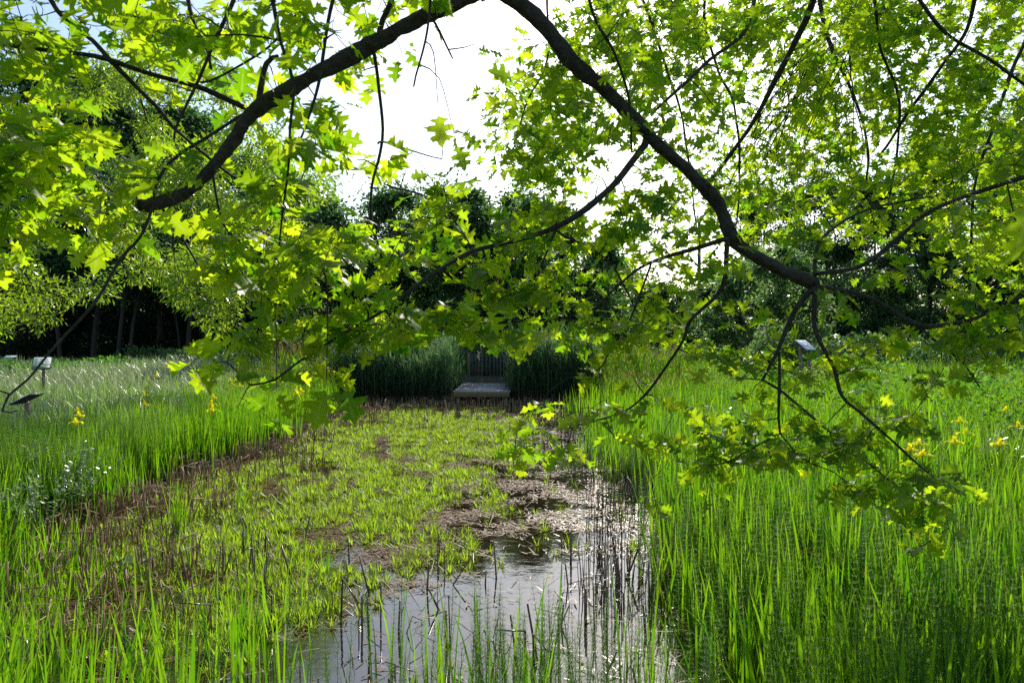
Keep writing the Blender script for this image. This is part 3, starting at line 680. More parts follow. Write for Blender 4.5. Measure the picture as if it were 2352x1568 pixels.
# silvery shoots
def shoots(name, c, n, H, spread, label, mat, leaf=.06, nl=22, cat='plant', up=.25):
    e = empty(name, c); tag(e, label, cat); sb = MB(); pos = []; dr = []
    for i in range(n):
        a = random.uniform(0, 6.28); l = random.uniform(.05, .5) ; r = random.uniform(.6, 1) * H
        base = np.array([c[0] + random.uniform(-1, 1) * spread * .3, c[1] + random.uniform(-1, 1) * spread * .3, c[2]])
        top = base + np.array([math.cos(a) * spread * l * 2, math.sin(a) * spread * l * 2, r]); m_ = (base + top) / 2 + [0, 0, .1 * r]
        pts, rr = catmull([base, m_, top], [.006, .004, .002], .15); V, T = tube(pts, rr, 3, False); sb.add(V, T, .3)
        for k in range(nl):
            t = random.uniform(.35, 1); p = np.array([np.interp(t, np.linspace(0, 1, len(pts)), pts[:, j]) for j in range(3)]); pos.append(p)
            a2 = random.uniform(0, 6.28); dr.append([math.cos(a2), math.sin(a2), up + random.uniform(-.2, .5)])
    sb.build('stems', m_twig if mat is not m_silver else m_bush, e)
    pos = np.array(pos); dr = np.array(dr); LV = np.array([[0, 0, 0], [-.16, .4, .02], [.16, .4, .02], [0, 1, 0], [-.1, .75, .02], [.1, .75, .02]]); LT = np.array([(0, 2, 1), (1, 2, 5), (1, 5, 4), (4, 5, 3)])
    N = rng.normal(0, .5, pos.shape) + [0, 0, 1]
    V, T = inst(LV, LT, frames(dr, N), pos, rng.uniform(.7, 1.2, len(pos)) * leaf)
    mesh('leaves', V, T, mat, e, rnd=rep(rng.uniform(0, 1, len(pos)), len(LV)))
    return e
q = P(2290, 1000, 7.8); shoots('silver_willow', (q[0], q[1], .05), 16, 1.15, .5, 'small silvery-leaved willow shoots among the yellow irises', m_silver, .07, 26, 'shrub')
q = P(60, 1110, 6.6); shoots('silver_willow', (q[0], q[1], .05), 20, .85, .6, 'silvery-leaved willow shoots on the near marsh bank', m_silver, .055, 30, 'shrub')
q = P(130, 1060, 7.6); shoots('silver_willow', (q[0], q[1], .05), 22, .9, .7, 'frothy silvery-leaved shoots just behind the near marsh bank', m_silver, .055, 34, 'shrub')
q = P(1690, 905, 11.0); shoots('silver_willow', (q[0], q[1], .05), 12, 1.1, .6, 'silvery-leaved shoots beyond the iris bed beneath the oak', m_silver, .06, 22, 'shrub')
# elder-like white flowers near the yellow shrub
q = P(1985, 800, 18.5); e = shoots('white_umbel_plant', (q[0], q[1], .2), 10, 1.8, .5, 'white-flowered plant standing beside the yellow-green shrub', m_bush, .08, 16, 'flower')
mb = MB()
for i in range(40):
    c = np.array([q[0] + random.gauss(0, .25), q[1] + random.gauss(0, .2), random.uniform(1.5, 2.15)])
    a = np.linspace(0, 6.283, 7)[:-1]; V = np.vstack([c, c + np.stack([np.cos(a), np.sin(a), a * 0 + .2], 1) * .05]); mb.add(V, [(0, j + 1, (j + 1) % 6 + 1) for j in range(6)], .6)
mb.build('flower_heads', m_white, e)

# ------------------------------------------------------------------ leafy masses, bushes and trees
RH = np.array([[0, 0, 0], [-.30, .45, .05], [.30, .45, .05], [0, 1, -.05]]); RHT = np.array([(0, 2, 1), (1, 2, 3)])
def leaf_cloud(centres, radii, n, size, squash=.8, shell=.55):
    w_ = np.array(radii) ** 2; k = rng.choice(len(centres), n, p=w_ / w_.sum()); c = np.asarray(centres)[k]; r = np.asarray(radii)[k]
    d = rng.normal(0, 1, (n, 3)); d /= np.linalg.norm(d, axis=1)[:, None]; u = np.abs(rng.normal(0, .62, n)) if shell < 0 else shell + (1.08 - shell) * rng.uniform(0, 1, n) ** .6
    pos = c + d * (r * u)[:, None] * [1, 1, squash]
    D = d * .6 + rng.normal(0, .6, (n, 3)) + [0, 0, -.25]; N = rng.normal(0, .6, (n, 3)) + [0, 0, .8]
    return pos, frames(D, N), rng.uniform(.65, 1.3, n) * size, k
def bush(name, c, rx, rz_, n, size, mat, label, cat='bush', nb=14, lv=None):
    e = empty(name, c); tag(e, label, cat)
    cs, rs = [], []
    for i in range(nb):
        a = random.uniform(0, 6.28); q_ = math.sqrt(random.random()) * .75
        r = random.uniform(.28, .45) * min(rx, rz_ * 1.6); cs.append([c[0] + math.cos(a) * q_ * rx, c[1] + math.sin(a) * q_ * rx * .6, c[2] + random.uniform(.25, .95) * (rz_ - r * .6) * (1 - .4 * q_)]); rs.append(r)
    pos, M, s, k = leaf_cloud(cs, rs, n, size)
    ok = pos[:, 2] > c[2]; pos, M, s = pos[ok], M[ok], s[ok]
    V, T = inst(RH, RHT, M, pos, s); tone = rng.uniform(-.3, .3, nb)[k[ok]]
    mesh('foliage', V, T, mat, e, rnd=rep(np.clip(rng.uniform(.1, .9, len(pos)) + tone, 0, 1), 4))
    b = MB()
    for cc in cs[:7]:
        V, T = tube([[c[0] + (cc[0] - c[0]) * .2, c[1], c[2] - .1], cc], [.03, .012], 4); b.add(V, T)
    b.build('stems', m_twig, e)
    return e
def tree(name, X, Y, H, cw, cb, n, size, mat, label, group=None, tr=.16, squash=.85, nb=46, forks=1, cat='tree', lean=0, bmat=None, shell=-1):
    g = float(gz(X, Y)); e = empty(name, (X, Y, g)); tag(e, label, cat, group)
    cs, rs = [], []
    for i in range(nb):
        t = random.random() ** .85; z = cb + (H - cb) * t; prof = math.sin(math.pi * min(.97, .18 + .80 * t)) ** .75
        a = random.uniform(0, 6.28); q_ = math.sqrt(random.random()) * cw * prof; r = random.uniform(.24, .48) * cw * (.75 + .3 * prof)
        cs.append([X + lean * t + math.cos(a) * q_, Y + math.sin(a) * q_ * .8, min(g + z, g + H - r * .7)]); rs.append(r)
    pos, M, s, k = leaf_cloud(cs, rs, n, size, squash, shell)
    V, T = inst(RH, RHT, M, pos, s); tone = rng.uniform(-.35, .35, nb)[k]
    mesh('crown', V, T, mat, e, rnd=rep(np.clip(rng.uniform(.1, .9, n) + tone, 0, 1), 4))
    b = MB(); top = np.array([X + lean * .6, Y, g + cb + (H - cb) * .75])
    for f in range(forks):
        a = f * 2.4; off = np.array([math.cos(a), math.sin(a), 0]) * (.0 if forks == 1 else .35)
        pts, rr = catmull([[X + off[0] * .3, Y + off[1] * .3, g - .2], [X + off[0] + random.uniform(-.1, .1) + lean * .12, Y, g + cb * .6], top + off * 2], [tr * 1.2, tr, tr * .3], .6); V, T = tube(pts, rr, 8); b.add(V, T)
    for cc in cs[:10]:
        t = random.uniform(.3, .8); s0 = np.array([X + lean * .3, Y, g + cb * .7 + (H - cb) * .5 * t])
        s0[2] = min(s0[2], cc[2] + .2); V, T = tube([s0, (s0 + cc) / 2 + [0, 0, -.1], cc], [tr * .4, tr * .25, tr * .08], 5); b.add(V, T)
    b.build('trunk', bmat or m_ftrunk, e, smooth=True)
    return e
def TX(px, Y): return (px - 1176) / F_ * Y
def TZ(py, Y): return CAMZ - (py - 784) / F_ * Y
TG = 'trees standing behind the pond'
for px, top, Y, cw, cb, mat, lb in (
        (1245, 450, 33.5, 2.3, .6, m_far, 'dark tree crowding close behind the iris-side reeds'), (1080, 440, 34.5, 2.4, .8, m_far, 'dark tree standing close behind the picket gate'), (1390, 560, 34, 2.2, .5, m_far, 'dark bushy tree behind the edge of the shaded reeds'),
        (770, 450, 38, 3.2, .4, m_far, 'dark rounded tree nearest the meadow side of the gate'), (905, 425, 41, 3.6, .4, m_far, 'dark dense tree a little to the meadow side of the gate'),
        (1050, 420, 39, 3.4, .4, m_far, 'tallest dark tree directly behind the picket gate'), (1180, 445, 42, 3.4, .4, m_far, 'dark tree behind the iris side of the gate'),
        (1290, 500, 38, 2.8, .4, m_far, 'lower dark tree where the sky gap begins'), (1400, 600, 44, 3.0, .4, m_far, 'low dark bushy tree between gate trees and utility pole'),
        (1520, 650, 48, 3.2, .3, m_far, 'lowest tree under the bright sky gap by the pole'), (1640, 640, 60, 3.6, .5, m_far, 'distant low tree just beyond the utility pole'),
        (1755, 430, 50, 3.2, 1.0, m_far, 'bluish dark tall tree behind the pale shrubs'), (1870, 395, 54, 3.6, 1.0, m_far, 'bluish dark tree rising highest above the lectern sign'),
        (2010, 400, 46, 3.8, .5, m_far, 'dark spreading tree behind the yellow-green shrub'), (2140, 330, 42, 4.0, .5, m_far, 'tall dark tree behind the white-flowered plant'),
        (2300, 260, 40, 4.2, .5, m_far, 'tallest dark tree beyond the lush grass'), (2450, 240, 42, 4.5, .5, m_far, 'dark tree at the picture edge beyond the grass'),
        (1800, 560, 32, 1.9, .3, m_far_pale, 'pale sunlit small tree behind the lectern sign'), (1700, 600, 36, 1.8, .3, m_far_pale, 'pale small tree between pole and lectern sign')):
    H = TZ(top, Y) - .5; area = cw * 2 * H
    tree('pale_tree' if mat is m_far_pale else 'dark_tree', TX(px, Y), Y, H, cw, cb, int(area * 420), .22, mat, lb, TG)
# tall trees on the left, bare trunks below high crowns
for px, top, Y, cw, lb in ((640, 430, 50, 4.0, 'tall slender-trunked tree nearest the gate trees'), (475, 400, 46, 4.2, 'grey-trunked tree third along the dark grove'), (365, 380, 48, 4.2, 'grey-trunked tree in the middle of the dark grove'),
                           (215, 380, 44, 4.4, 'pale-trunked tree standing at the front of the dark grove'), (60, 350, 46, 4.8, 'large-crowned tree of the dark grove by the distant sign'), (-110, 300, 46, 5, 'tall tree ending the dark grove at the picture edge')):
    H = TZ(top, Y) - .5; area = cw * 2 * (H - 4.2)
    tree('grove_tree', TX(px, Y), Y, H, cw, 4.6, int(area * 420), .24, m_far, lb, 'trees of the dark grove beyond the meadow', tr=random.uniform(.12, .24), lean=random.uniform(-2.5, 2.5))
for px, top, Y, cw, lb in ((560, 330, 62, 6, 'far tall tree topping the wood above the hanging spray'), (400, 230, 64, 6.5, 'far tall tree of the wood behind the stubbed limb'), (230, 150, 62, 7, 'far tall tree rising high above the dark grove'), (60, 110, 64, 7, 'far tall tree above the distant sign'), (-100, 80, 62, 7, 'far tall tree closing the wood at the picture edge')):
    H = TZ(top, Y) - 1; tree('far_tree', TX(px, Y), Y, H, cw, 4, int(cw * 2 * H * 110), .42, m_far, lb, 'far tall trees over the wood', tr=.3)
for px, Y in ((268, 39), (300, 42), (430, 40), (415, 44), (140, 41), (560, 44)):
    tree('slender_tree', TX(px, Y), Y, 8.5, 1.8, 4.4, 5000, .22, m_far, 'slender grey-trunked tree under the dark grove canopy', 'slender trees under the dark grove', tr=random.uniform(.06, .12), nb=12, lean=random.uniform(-2.5, 2.5))
# narrow leaved tree overhanging the meadow
def narrow_tree():
    X, Y = -16.2, 17.5; g = .15; e = empty('narrow_leaved_tree', (X, Y, g)); tag(e, 'narrow-leaved tree with loose bright sunlit sprays over the meadow', 'tree')
    b = MB(); pts, rr = catmull([[X, Y, g - .2], [X + .1, Y, g + 3], [X + .4, Y, g + 7], [X + .6, Y, g + 10.5]], [.2, .17, .12, .04], .6); V, T = tube(pts, rr, 10); b.add(V, T); b.build('trunk', m_ftrunk, e, smooth=True)
    cs, rs, lb = [], [], MB()
    while len(cs) < 138:
        px = random.uniform(-260, 740); py = random.uniform(60, 768); Yc = random.uniform(16.5, 22)
        edge = 768 - 45 * abs(math.sin(px * .013)) - (max(0, px - 560) * .7)
        lim = 70 + max(0, px - 360) * .7
        if py > edge or py < lim: continue
        if random.random() < (0.1 if py < 330 else 0): continue
        cs.append(P(px, py, Yc)); rs.append(random.uniform(.4, .75))
    n = 36000
    pos, M, s, k = leaf_cloud(cs, rs, n, .19, .7, .15)
    LV = np.array([[0, 0, 0], [-.10, .35, .02], [.10, .35, .02], [-.11, .65, 0], [.11, .65, 0], [0, 1, -.06]]); LT = np.array([(0, 2, 1), (1, 2, 4), (1, 4, 3), (3, 4, 5)])
    V, T = inst(LV, LT, M, pos, s); tone = rng.uniform(-.3, .3, len(cs))[k]
    mesh('crown', V, T, m_narrow, e, rnd=rep(np.clip(rng.uniform(0, 1, n) + tone, 0, 1), 6))
    nd = [np.array([X + .2, Y, z]) for z in (2.6, 3.6, 4.6, 5.6, 6.6, 7.6, 8.6)]
    for c in sorted(cs, key=lambda c: abs(c[0] - X)):
        c = np.array(c); dd = [np.sum(((n_ - c) * [1, 1, 1.6]) ** 2) + (3 if n_[0] > c[0] else 0) for n_ in nd]; s0 = nd[int(np.argmin(dd))]
        L_ = np.linalg.norm(c - s0); mid_ = (s0 + c) / 2 + rng.normal(0, .12 * L_, 3) + [0, 0, .1 * L_]
        r_ = .012 + .004 * max(0, 6 - abs(c[0] - X) * .5); Q_, R_ = catmull([s0, mid_, c], [r_, r_ * .8, r_ * .6], .5); V, T = tube(Q_, R_, 5, False); lb.add(V, T)
        nd += [Q_[len(Q_) // 2], c]
    lb.build('limbs', m_ftrunk, e)
narrow_tree()
bush('nettle_bush', (TX(250, 29), 29, .2), 2.2, 1.25, 5200, .13, m_bush, 'low bright green leafy bush behind the white meadow sign', nb=16)
bush('nettle_bush', (TX(60, 28), 28, .2), 2.6, 1.2, 5200, .13, m_bush, 'low bright green leafy bush under the distant sign', nb=16)
for px, Y, lb in ((330, 36, 'dark low shrub under the slender grove trees'), (480, 35, 'dark low shrub nearest the hanging oak spray'), (600, 33, 'dark low shrub beside the sunlit marsh reeds')):
    bush('dark_shrub', (TX(px, Y), Y, .4), 2.6, 1.4, 6500, .16, m_far, lb, nb=16)
bush('spurge_shrub', (TX(1910, 19), 19, .15), 1.0, 1.75, 7000, .07, m_spurge, 'rounded yellow-green shrub beside the lectern sign', nb=22)
bush('dark_shrub', (TX(1560, 30), 30, .4), 2.6, 1.9, 6000, .15, m_far, 'dark shrub beyond the sunlit reeds', nb=14)
bush('dark_shrub', (TX(1990, 33), 33, .4), 3.2, 2.6, 9000, .17, m_far, 'broad dark shrub behind the white-flowered plant', nb=18)
bush('dark_shrub', (TX(2240, 30), 30, .4), 3.2, 2.3, 9000, .17, m_far, 'broad dark shrub behind the lush grass', nb=18)
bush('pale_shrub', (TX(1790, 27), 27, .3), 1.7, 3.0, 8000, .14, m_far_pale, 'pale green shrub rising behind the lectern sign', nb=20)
bush('dark_shrub', (TX(1120, 31.5), 31.5, .5), 2.2, 1.5, 6000, .15, m_far, 'dark shrub directly behind the picket gate', nb=14)
D_ = rng.normal(0, 1, HERB.shape) * [1, 1, .3]; N_ = rng.normal(0, .8, HERB.shape) + [0, 0, .6]
V, T = inst(RH, RHT, frames(D_, N_), HERB, rng.uniform(.05, .11, len(HERB)))
tag(mesh('leafy_herbs', V, T, m_bush, rnd=rep(rng.uniform(0, 1, len(HERB)), 4)), 'dark leafy herbs and brambles tangled between the irises and shrubs', 'herbs', kind='stuff')
# far-off wood closing the horizon
cs, rs = [], []
for X in np.arange(-80, 84, 2.0):
    for j in range(5):
        Y = random.uniform(58, 74); hh = 13 if X < -14 else (6 if X < -6 else (4.0 if X < 18 else 10))
        cs.append([X + random.uniform(-1, 1), Y, random.uniform(.8, hh if j > 1 else 4.5)]); rs.append(random.uniform(1.6, 2.8))
pos, M, s, k = leaf_cloud(cs, rs, 190000, .52, .9, .2); V, T = inst(RH, RHT, M, pos, s)
tag(mesh('woodland', V, T, m_shaded_leaf, rnd=rep(rng.uniform(0, 1, len(pos)), 4)), 'dark woodland closing off the view behind the trees', 'woodland', kind='stuff')
cs, rs = [], []
for X in np.arange(-34, 34, 1.3):
    Y = random.uniform(44, 50) if X < -7 else random.uniform(46, 50); cs.append([X, Y, random.uniform(.8, 1.8)]); rs.append(random.uniform(1.0, 1.6))
    if X < -6: cs.append([X + .5, Y + 5, random.uniform(2.2, 4.6)]); rs.append(random.uniform(1.4, 2.2))
pos, M, s, k = leaf_cloud(cs, rs, 60000, .28, .9, .2); V, T = inst(RH, RHT, M, pos, s)
tag(mesh('undergrowth', V, T, m_shaded_leaf, rnd=rep(rng.uniform(0, 1, len(pos)), 4)), 'dark undergrowth beneath the trees beyond the meadow', 'undergrowth', kind='stuff')

# ------------------------------------------------------------------ the oak over the camera
# limb paths: (points on the picture with radius there, start distance, end distance, start on an earlier limb?)
B = []
def br(pts, r0, r1, d0, d1): B.append((pts, r0, r1, d0, d1))
MAIN = [
 ([(1125,-14),(1085,-10),(1035,6),(960,42),(830,120),(690,200),(590,255),(520,345),(450,410),(390,450),(322,470)], 20, 14, 3.0, 2.75),
 ([(1095,-12),(1135,-10),(1190,12),(1270,78),(1330,160),(1420,240),(1500,320),(1570,390),(1640,470),(1680,545),(1760,600),(1870,655)], 19, 14, 3.0, 3.5),
]
SEC = [
 ([(1870,655),(1976,674),(2036,704),(2101,739),(2146,751),(2226,736),(2351,679),(2480,640)], 8, 4, 3.5, 3.3),
 ([(2101,742),(2156,789),(2206,829),(2251,889)], 4.5, 2, 3.45, 3.3),
 ([(1870,658),(1826,709),(1801,769),(1783,809),(1751,874)], 9, 4, 3.5, 3.6),
 ([(1872,660),(1876,759),(1911,839),(1936,909),(1976,949),(2046,1009),(2091,1049),(2146,1096)], 7, 2.5, 3.5, 3.2),
 ([(1789,809),(1791,884),(1789,959),(1792,996)], 4.5, 3.5, 3.58, 3.5),
 ([(1792,996),(1735,1025),(1670,1058),(1610,1066)], 2.8, 1.5, 3.5, 3.3),
 ([(1792,996),(1841,1049),(1916,1084),(1941,1109)], 2.8, 1.5, 3.5, 3.3),
 ([(1751,872),(1791,894),(1821,919),(1926,1005),(1976,1044),(2091,1139),(2140,1165)], 3.8, 1.5, 3.6, 3.2),
 ([(1751,872),(1676,869)], 2.5, 1.5, 3.6, 3.6),
 ([(1486,320),(1456,360),(1396,440),(1291,520),(1176,554),(1085,579),(990,634),(890,704),(780,769),(690,829),(630,874),(575,884)], 10, 3, 3.25, 2.5),
 ([(1676,549),(1606,567),(1526,589),(1466,619),(1396,674),(1361,719),(1351,759)], 7, 2, 3.35, 3.6),
 ([(1496,604),(1471,674),(1446,739),(1411,789),(1376,844),(1301,869)], 3.5, 1.8, 3.4, 3.2),
 ([(1672,550),(1656,659),(1591,739),(1566,789),(1496,889),(1441,939),(1391,959),(1300,985)], 7, 2, 3.35, 3.5),
 ([(1656,659),(1700,730),(1726,784)], 3, 1.5, 3.4, 3.6),
 ([(1276,528),(1376,584),(1411,619),(1456,709),(1480,760)], 4, 1.8, 2.95, 3.4),
 ([(1276,530),(1226,659),(1196,739)], 3.5, 1.8, 2.95, 3.2),
 ([(1871,640),(1871,579),(1896,539),(1976,489),(2076,464),(2180,450)], 5, 2, 3.5, 4.2),
 ([(1871,630),(1976,609),(2076,539),(2126,494),(2216,455),(2351,410),(2480,380)], 6, 7, 3.5, 3.0),
 ([(1890,-160),(1866,0),(1826,100),(1776,190),(1726,280),(1676,350),(1636,410)], 12, 5, 4.2, 5.0),
 ([(1340,-120),(1361,25),(1411,125),(1446,235),(1451,350)], 5.5, 3, 2.6, 3.1),
 ([(1760,-120),(1726,30),(1701,85),(1626,140),(1576,190),(1496,260)], 7, 4, 4.2, 3.4),
 ([(2060,-110),(2111,0),(2176,80),(2276,145),(2352,200),(2450,250)], 6, 4, 4.4, 4.6),
 ([(2260,-110),(2241,0),(2206,100),(2126,200),(2026,350)], 7, 3.5, 4.5, 5.2),
 ([(1990,-120),(2010,20),(2026,115),(2066,225),(2061,350),(2040,470)], 5, 2.5, 4.8, 5.2),
 ([(1640,-120),(1620,40),(1650,160),(1690,260),(1700,420),(1690,520)], 5, 2.5, 6.0, 6.2),
 ([(2420,-40),(2340,120),(2280,280),(2240,420),(2230,560)], 7, 3, 6.2, 6.0),
 ([(1876,-120),(1890,60),(1960,220),(1990,330),(1990,420)], 7, 3, 6.6, 6.4),
 ([(1250,-100),(1260,120),(1210,230),(1180,330)], 4, 2, 6.0, 6.0),
 ([(1440,-100),(1500,60),(1560,260),(1590,420),(1600,520)], 5, 2, 7.0, 7.0),
 ([(80,-90),(120,0),(150,45),(215,95),(260,145),(320,205),(365,250),(400,295),(480,360),(550,410),(625,425),(710,430)], 8, 3, 2.6, 2.9),
 ([(-110,75),(0,98),(100,112),(215,130),(320,160),(450,195),(515,220),(572,252)], 6, 8, 2.4, 2.95),
 ([(560,-80),(540,0),(500,90),(460,185),(415,280),(400,320)], 6, 3, 2.6, 2.7),
 ([(610,-90),(625,0),(640,90),(675,190),(665,300),(660,400),(645,550),(643,634)], 7, 2, 2.3, 2.6),
 ([(790,-90),(770,0),(745,125),(725,215),(690,320)], 6, 3.5, 2.5, 2.6),
 ([(780,-70),(715,0),(650,75),(600,120),(500,175),(460,190)], 5, 3, 2.8, 2.8),
 ([(425,-80),(430,0),(445,60),(470,110),(485,160)], 7, 4, 3.2, 3.2),
 ([(600,255),(600,220),(615,150),(640,130)], 10, 6, 2.9, 3.0),
 ([(855,105),(870,200),(880,300),(870,365),(850,425),(850,500),(870,574),(895,694)], 6, 2.5, 3.0, 3.2),
 ([(905,-80),(900,0),(885,50),(868,95)], 6, 8, 2.9, 3.0),
 ([(1000,-60),(990,0),(970,100),(950,200)], 5, 2.5, 2.5, 2.6),
 ([(975,35),(990,40),(1020,90),(1040,135)], 4.5, 2.5, 3.0, 3.0),
 ([(560,262),(475,320),(390,375),(355,425),(350,475),(325,544),(280,599),(220,694),(115,804),(60,869),(20,904),(5,944)], 5.5, 3, 2.95, 2.3),
 ([(20,904),(-20,890)], 2.5, 2, 2.32, 2.3),
 ([(5,944),(25,950),(42,942)], 2.6, 1.6, 2.3, 2.3),
 ([(868,330),(880,325),(950,345),(1015,365)], 3, 1.8, 3.1, 3.2),
 ([(360,470),(370,480),(430,564),(470,640)], 4, 2, 2.8, 2.9),
 ([(485,380),(495,459),(510,514),(550,559),(625,604),(690,640)], 4, 2, 2.8, 2.9),
 ([(700,600),(715,684),(730,789)], 3, 1.8, 2.9, 2.75),
 ([(890,425),(950,440),(995,459),(1040,499),(1075,559),(1090,579)], 3, 2, 3.3, 2.8),
 ([(-120,430),(-20,400),(80,380),(180,395),(260,440)], 5, 2, 2.5, 2.8),
 ([(-120,230),(0,260),(110,290),(210,340),(300,360)], 5, 2, 2.7, 3.0),
]
oak = empty('oak_tree', (-3.0, -3.4, .5)); tag(oak, 'large oak arching its dark limbs and backlit lobed leaves over the pond', 'oak tree')
LIMBS = []
nodes = []        # x, y, z, px, py
def add_limb(pts, r0, r1, d0, d1, k, name, wob=0.008):
    pts = [(a + (0 if i in (0, len(pts) - 1) else random.uniform(-3, 3)), b_) for i, (a, b_) in enumerate(pts)]
    s = np.concatenate([[0], np.cumsum([math.hypot(pts[i + 1][0] - pts[i][0], pts[i + 1][1] - pts[i][1]) for i in range(len(pts) - 1)])]); s /= s[-1]
    P3 = [P(a, b_, d0 + (d1 - d0) * u) for (a, b_), u in zip(pts, s)]; rad = [(r0 + (r1 - r0) * u) / F_ * (d0 + (d1 - d0) * u) for u in s]
    Q, rr = catmull(P3, rad, .018 if k > 20 else .05); n = len(Q)
    Q[1:-1] += np.stack([(vnoise(np.linspace(0, 1, n) * sum(np.linalg.norm(np.diff(P3, axis=0), axis=1)), np.full(n, 7. + j), .22, len(nodes) + j) - .5) for j in range(3)], 1)[1:-1] * wob * 2
    rr = rr * (1 + .14 * (vnoise(np.linspace(0, 1, n) * sum(np.linalg.norm(np.diff(P3, axis=0), axis=1)), np.full(n, 3.), .12, len(nodes)) - .5) * 2)
    V, T = tube(Q, rr, k); b_ = MB(); b_.add(V, T)
    o = b_.build(name, m_bark, oak, smooth=True)
    for q_, r_ in zip(Q[::2], rr[::2]): nodes.append((q_[0], q_[1], q_[2], r_))
    return Q, rr
for a in MAIN: add_limb(*a, 22, 'main_limb', .02)
for a in [c for c in oak.children if c.name.startswith('main_limb')]: LIMBS.append(a)
for a in SEC: add_limb(a[0], a[1] * .82, a[2] * .8, a[3], a[4], 7, 'branch')
# overhead limbs (above the frame) and the trunk behind the camera
def roughen(o, amp, sc):
    me = o.data; n = len(me.vertices); c = np.empty(n * 3, np.float32); me.vertices.foreach_get('co', c); c = c.reshape(-1, 3); nn = np.empty(n * 3, np.float32); me.vertices.foreach_get('normal', nn); nn = nn.reshape(-1, 3)
    f = vnoise(c[:, 0] + c[:, 2] * .7, c[:, 1] - c[:, 2] * .4, sc, 5) + .5 * vnoise(c[:, 0] - c[:, 1], c[:, 2], sc * .4, 6) - .75
    me.vertices.foreach_set('co', (c + nn * (f * amp)[:, None]).ravel()); me.update()
def limb3(pts, rad, name, k=12):
    Q, rr = catmull(pts, rad, .12); V, T = tube(Q, rr, k); MB().add(V, T).build(name, m_bark, oak, smooth=True)
    for q_, r_ in zip(Q, rr): nodes.append((q_[0], q_[1], q_[2], r_))
ap = P(1108, -14, 3.02)
limb3([[-3.0, -3.4, .3], [-3.0, -3.4, 1.6], [-2.9, -3.3, 3.4], [-2.7, -3.0, 5.2], [-2.5, -2.8, 7.5], [-2.4, -2.6, 10]], [.44, .36, .33, .28, .2, .08], 'trunk', 18)
limb3([[-2.75, -3.05, 4.2], [-2.0, -1.4, 4.75], [-1.1, .6, 4.5], [-.45, 2.0, 4.3], ap], [.13, .10, .075, .06, .038], 'main_limb')
limb3([[-2.7, -3.0, 5.0], [-1.2, -.5, 5.9], [.6, 2.2, 5.9], [2.2, 4.2, 5.2], list(P(1890, -150, 4.2))], [.14, .11, .08, .055, .035], 'main_limb')
limb3([[.6, 2.2, 5.9], [2.0, 4.4, 6.4], [3.2, 6.0, 6.6], [5.0, 7.5, 6.2]], [.075, .055, .04, .02], 'main_limb')
limb3([[-2.75, -3.05, 4.6], [-3.0, -1.0, 4.9], [-2.7, 1.2, 4.5], [-2.0, 2.4, 3.9]], [.10, .075, .05, .03], 'main_limb')
for o in LIMBS: roughen(o, .010, .03)
nodes = np.array(nodes)

# leaf cover of the picture, 24 x 16 cells of 98 pixels, 0..9
GRID = """
988987765454048888799766
866567865 22688855687667
765556653103887655676778
898655676343776666665788
885556875445776677467777
765457874426777655646678
322347986547767666435678
000014888746888753265788
000035552100025656566642
000004551000266135565410
000000000001741578765300
000000000000000531136850
000000000000000000000520
000000000000000000000000
000000000000000000000000
000000000000000000000000
""".strip('\n').replace(' ', '2').split('\n')
GR = np.array([[int(c) for c in r] for r in GRID], float)
GR = np.vstack([np.minimum(GR[:1], 5), np.minimum(GR[:1], 5), GR]); GR = np.hstack([GR[:, :1], GR[:, :1], GR, GR[:, -1:], GR[:, -1:]])
def dens(px, py):
    u = px / 98 - .5 + 2; v = py / 98 - .5 + 2
    u = np.clip(u, 0, GR.shape[1] - 1.001); v = np.clip(v, 0, GR.shape[0] - 1.001); i = u.astype(int); j = v.astype(int); fu = u - i; fv = v - j
    return (GR[j, i] * (1 - fu) + GR[j, i + 1] * fu) * (1 - fv) + (GR[j + 1, i] * (1 - fu) + GR[j + 1, i + 1] * fu) * fv
npx, npy = px_of(nodes[:, :3]); vis = nodes[:, 1] > 1.2
vn = nodes[vis]; vpx, vpy = npx[vis], npy[vis]
sprays = []
for j in range(GR.shape[0]):
    for i in range(GR.shape[1]):
        g = GR[j, i]
        if g < .5: continue
        x0, y0 = (i - 2) * 98, (j - 2) * 98
        dist2 = (vpx - x0 - 49) ** 2 + (vpy - y0 - 49) ** 2; near = np.argsort(dist2)[:14]; dm = float(np.mean(vn[near, 1]))
        lai = -math.log(1 - .94 * g / 9) * 1.0
        cnt = (2.7 if x0 > 1090 and y0 < 560 else 1.3 if y0 > 900 else 1.05) * lai * dm * dm
        for _ in range(rng.poisson(cnt * 2.1 / 5.2)):
            px = x0 + random.uniform(0, 98); py = y0 + random.uniform(0, 98)
            if random.random() * 9 > dens(np.array([px]), np.array([py]))[0] + 4.5: continue
            d = vn[near[random.randrange(len(near))], 1] + random.gauss(0, .22)
            if x0 > 1090 and y0 < 560 and random.random() < .55: d = random.uniform(4.0, 8.0)
            sprays.append(P(px, py, max(1.7, d)))
sprays = np.array(sprays)
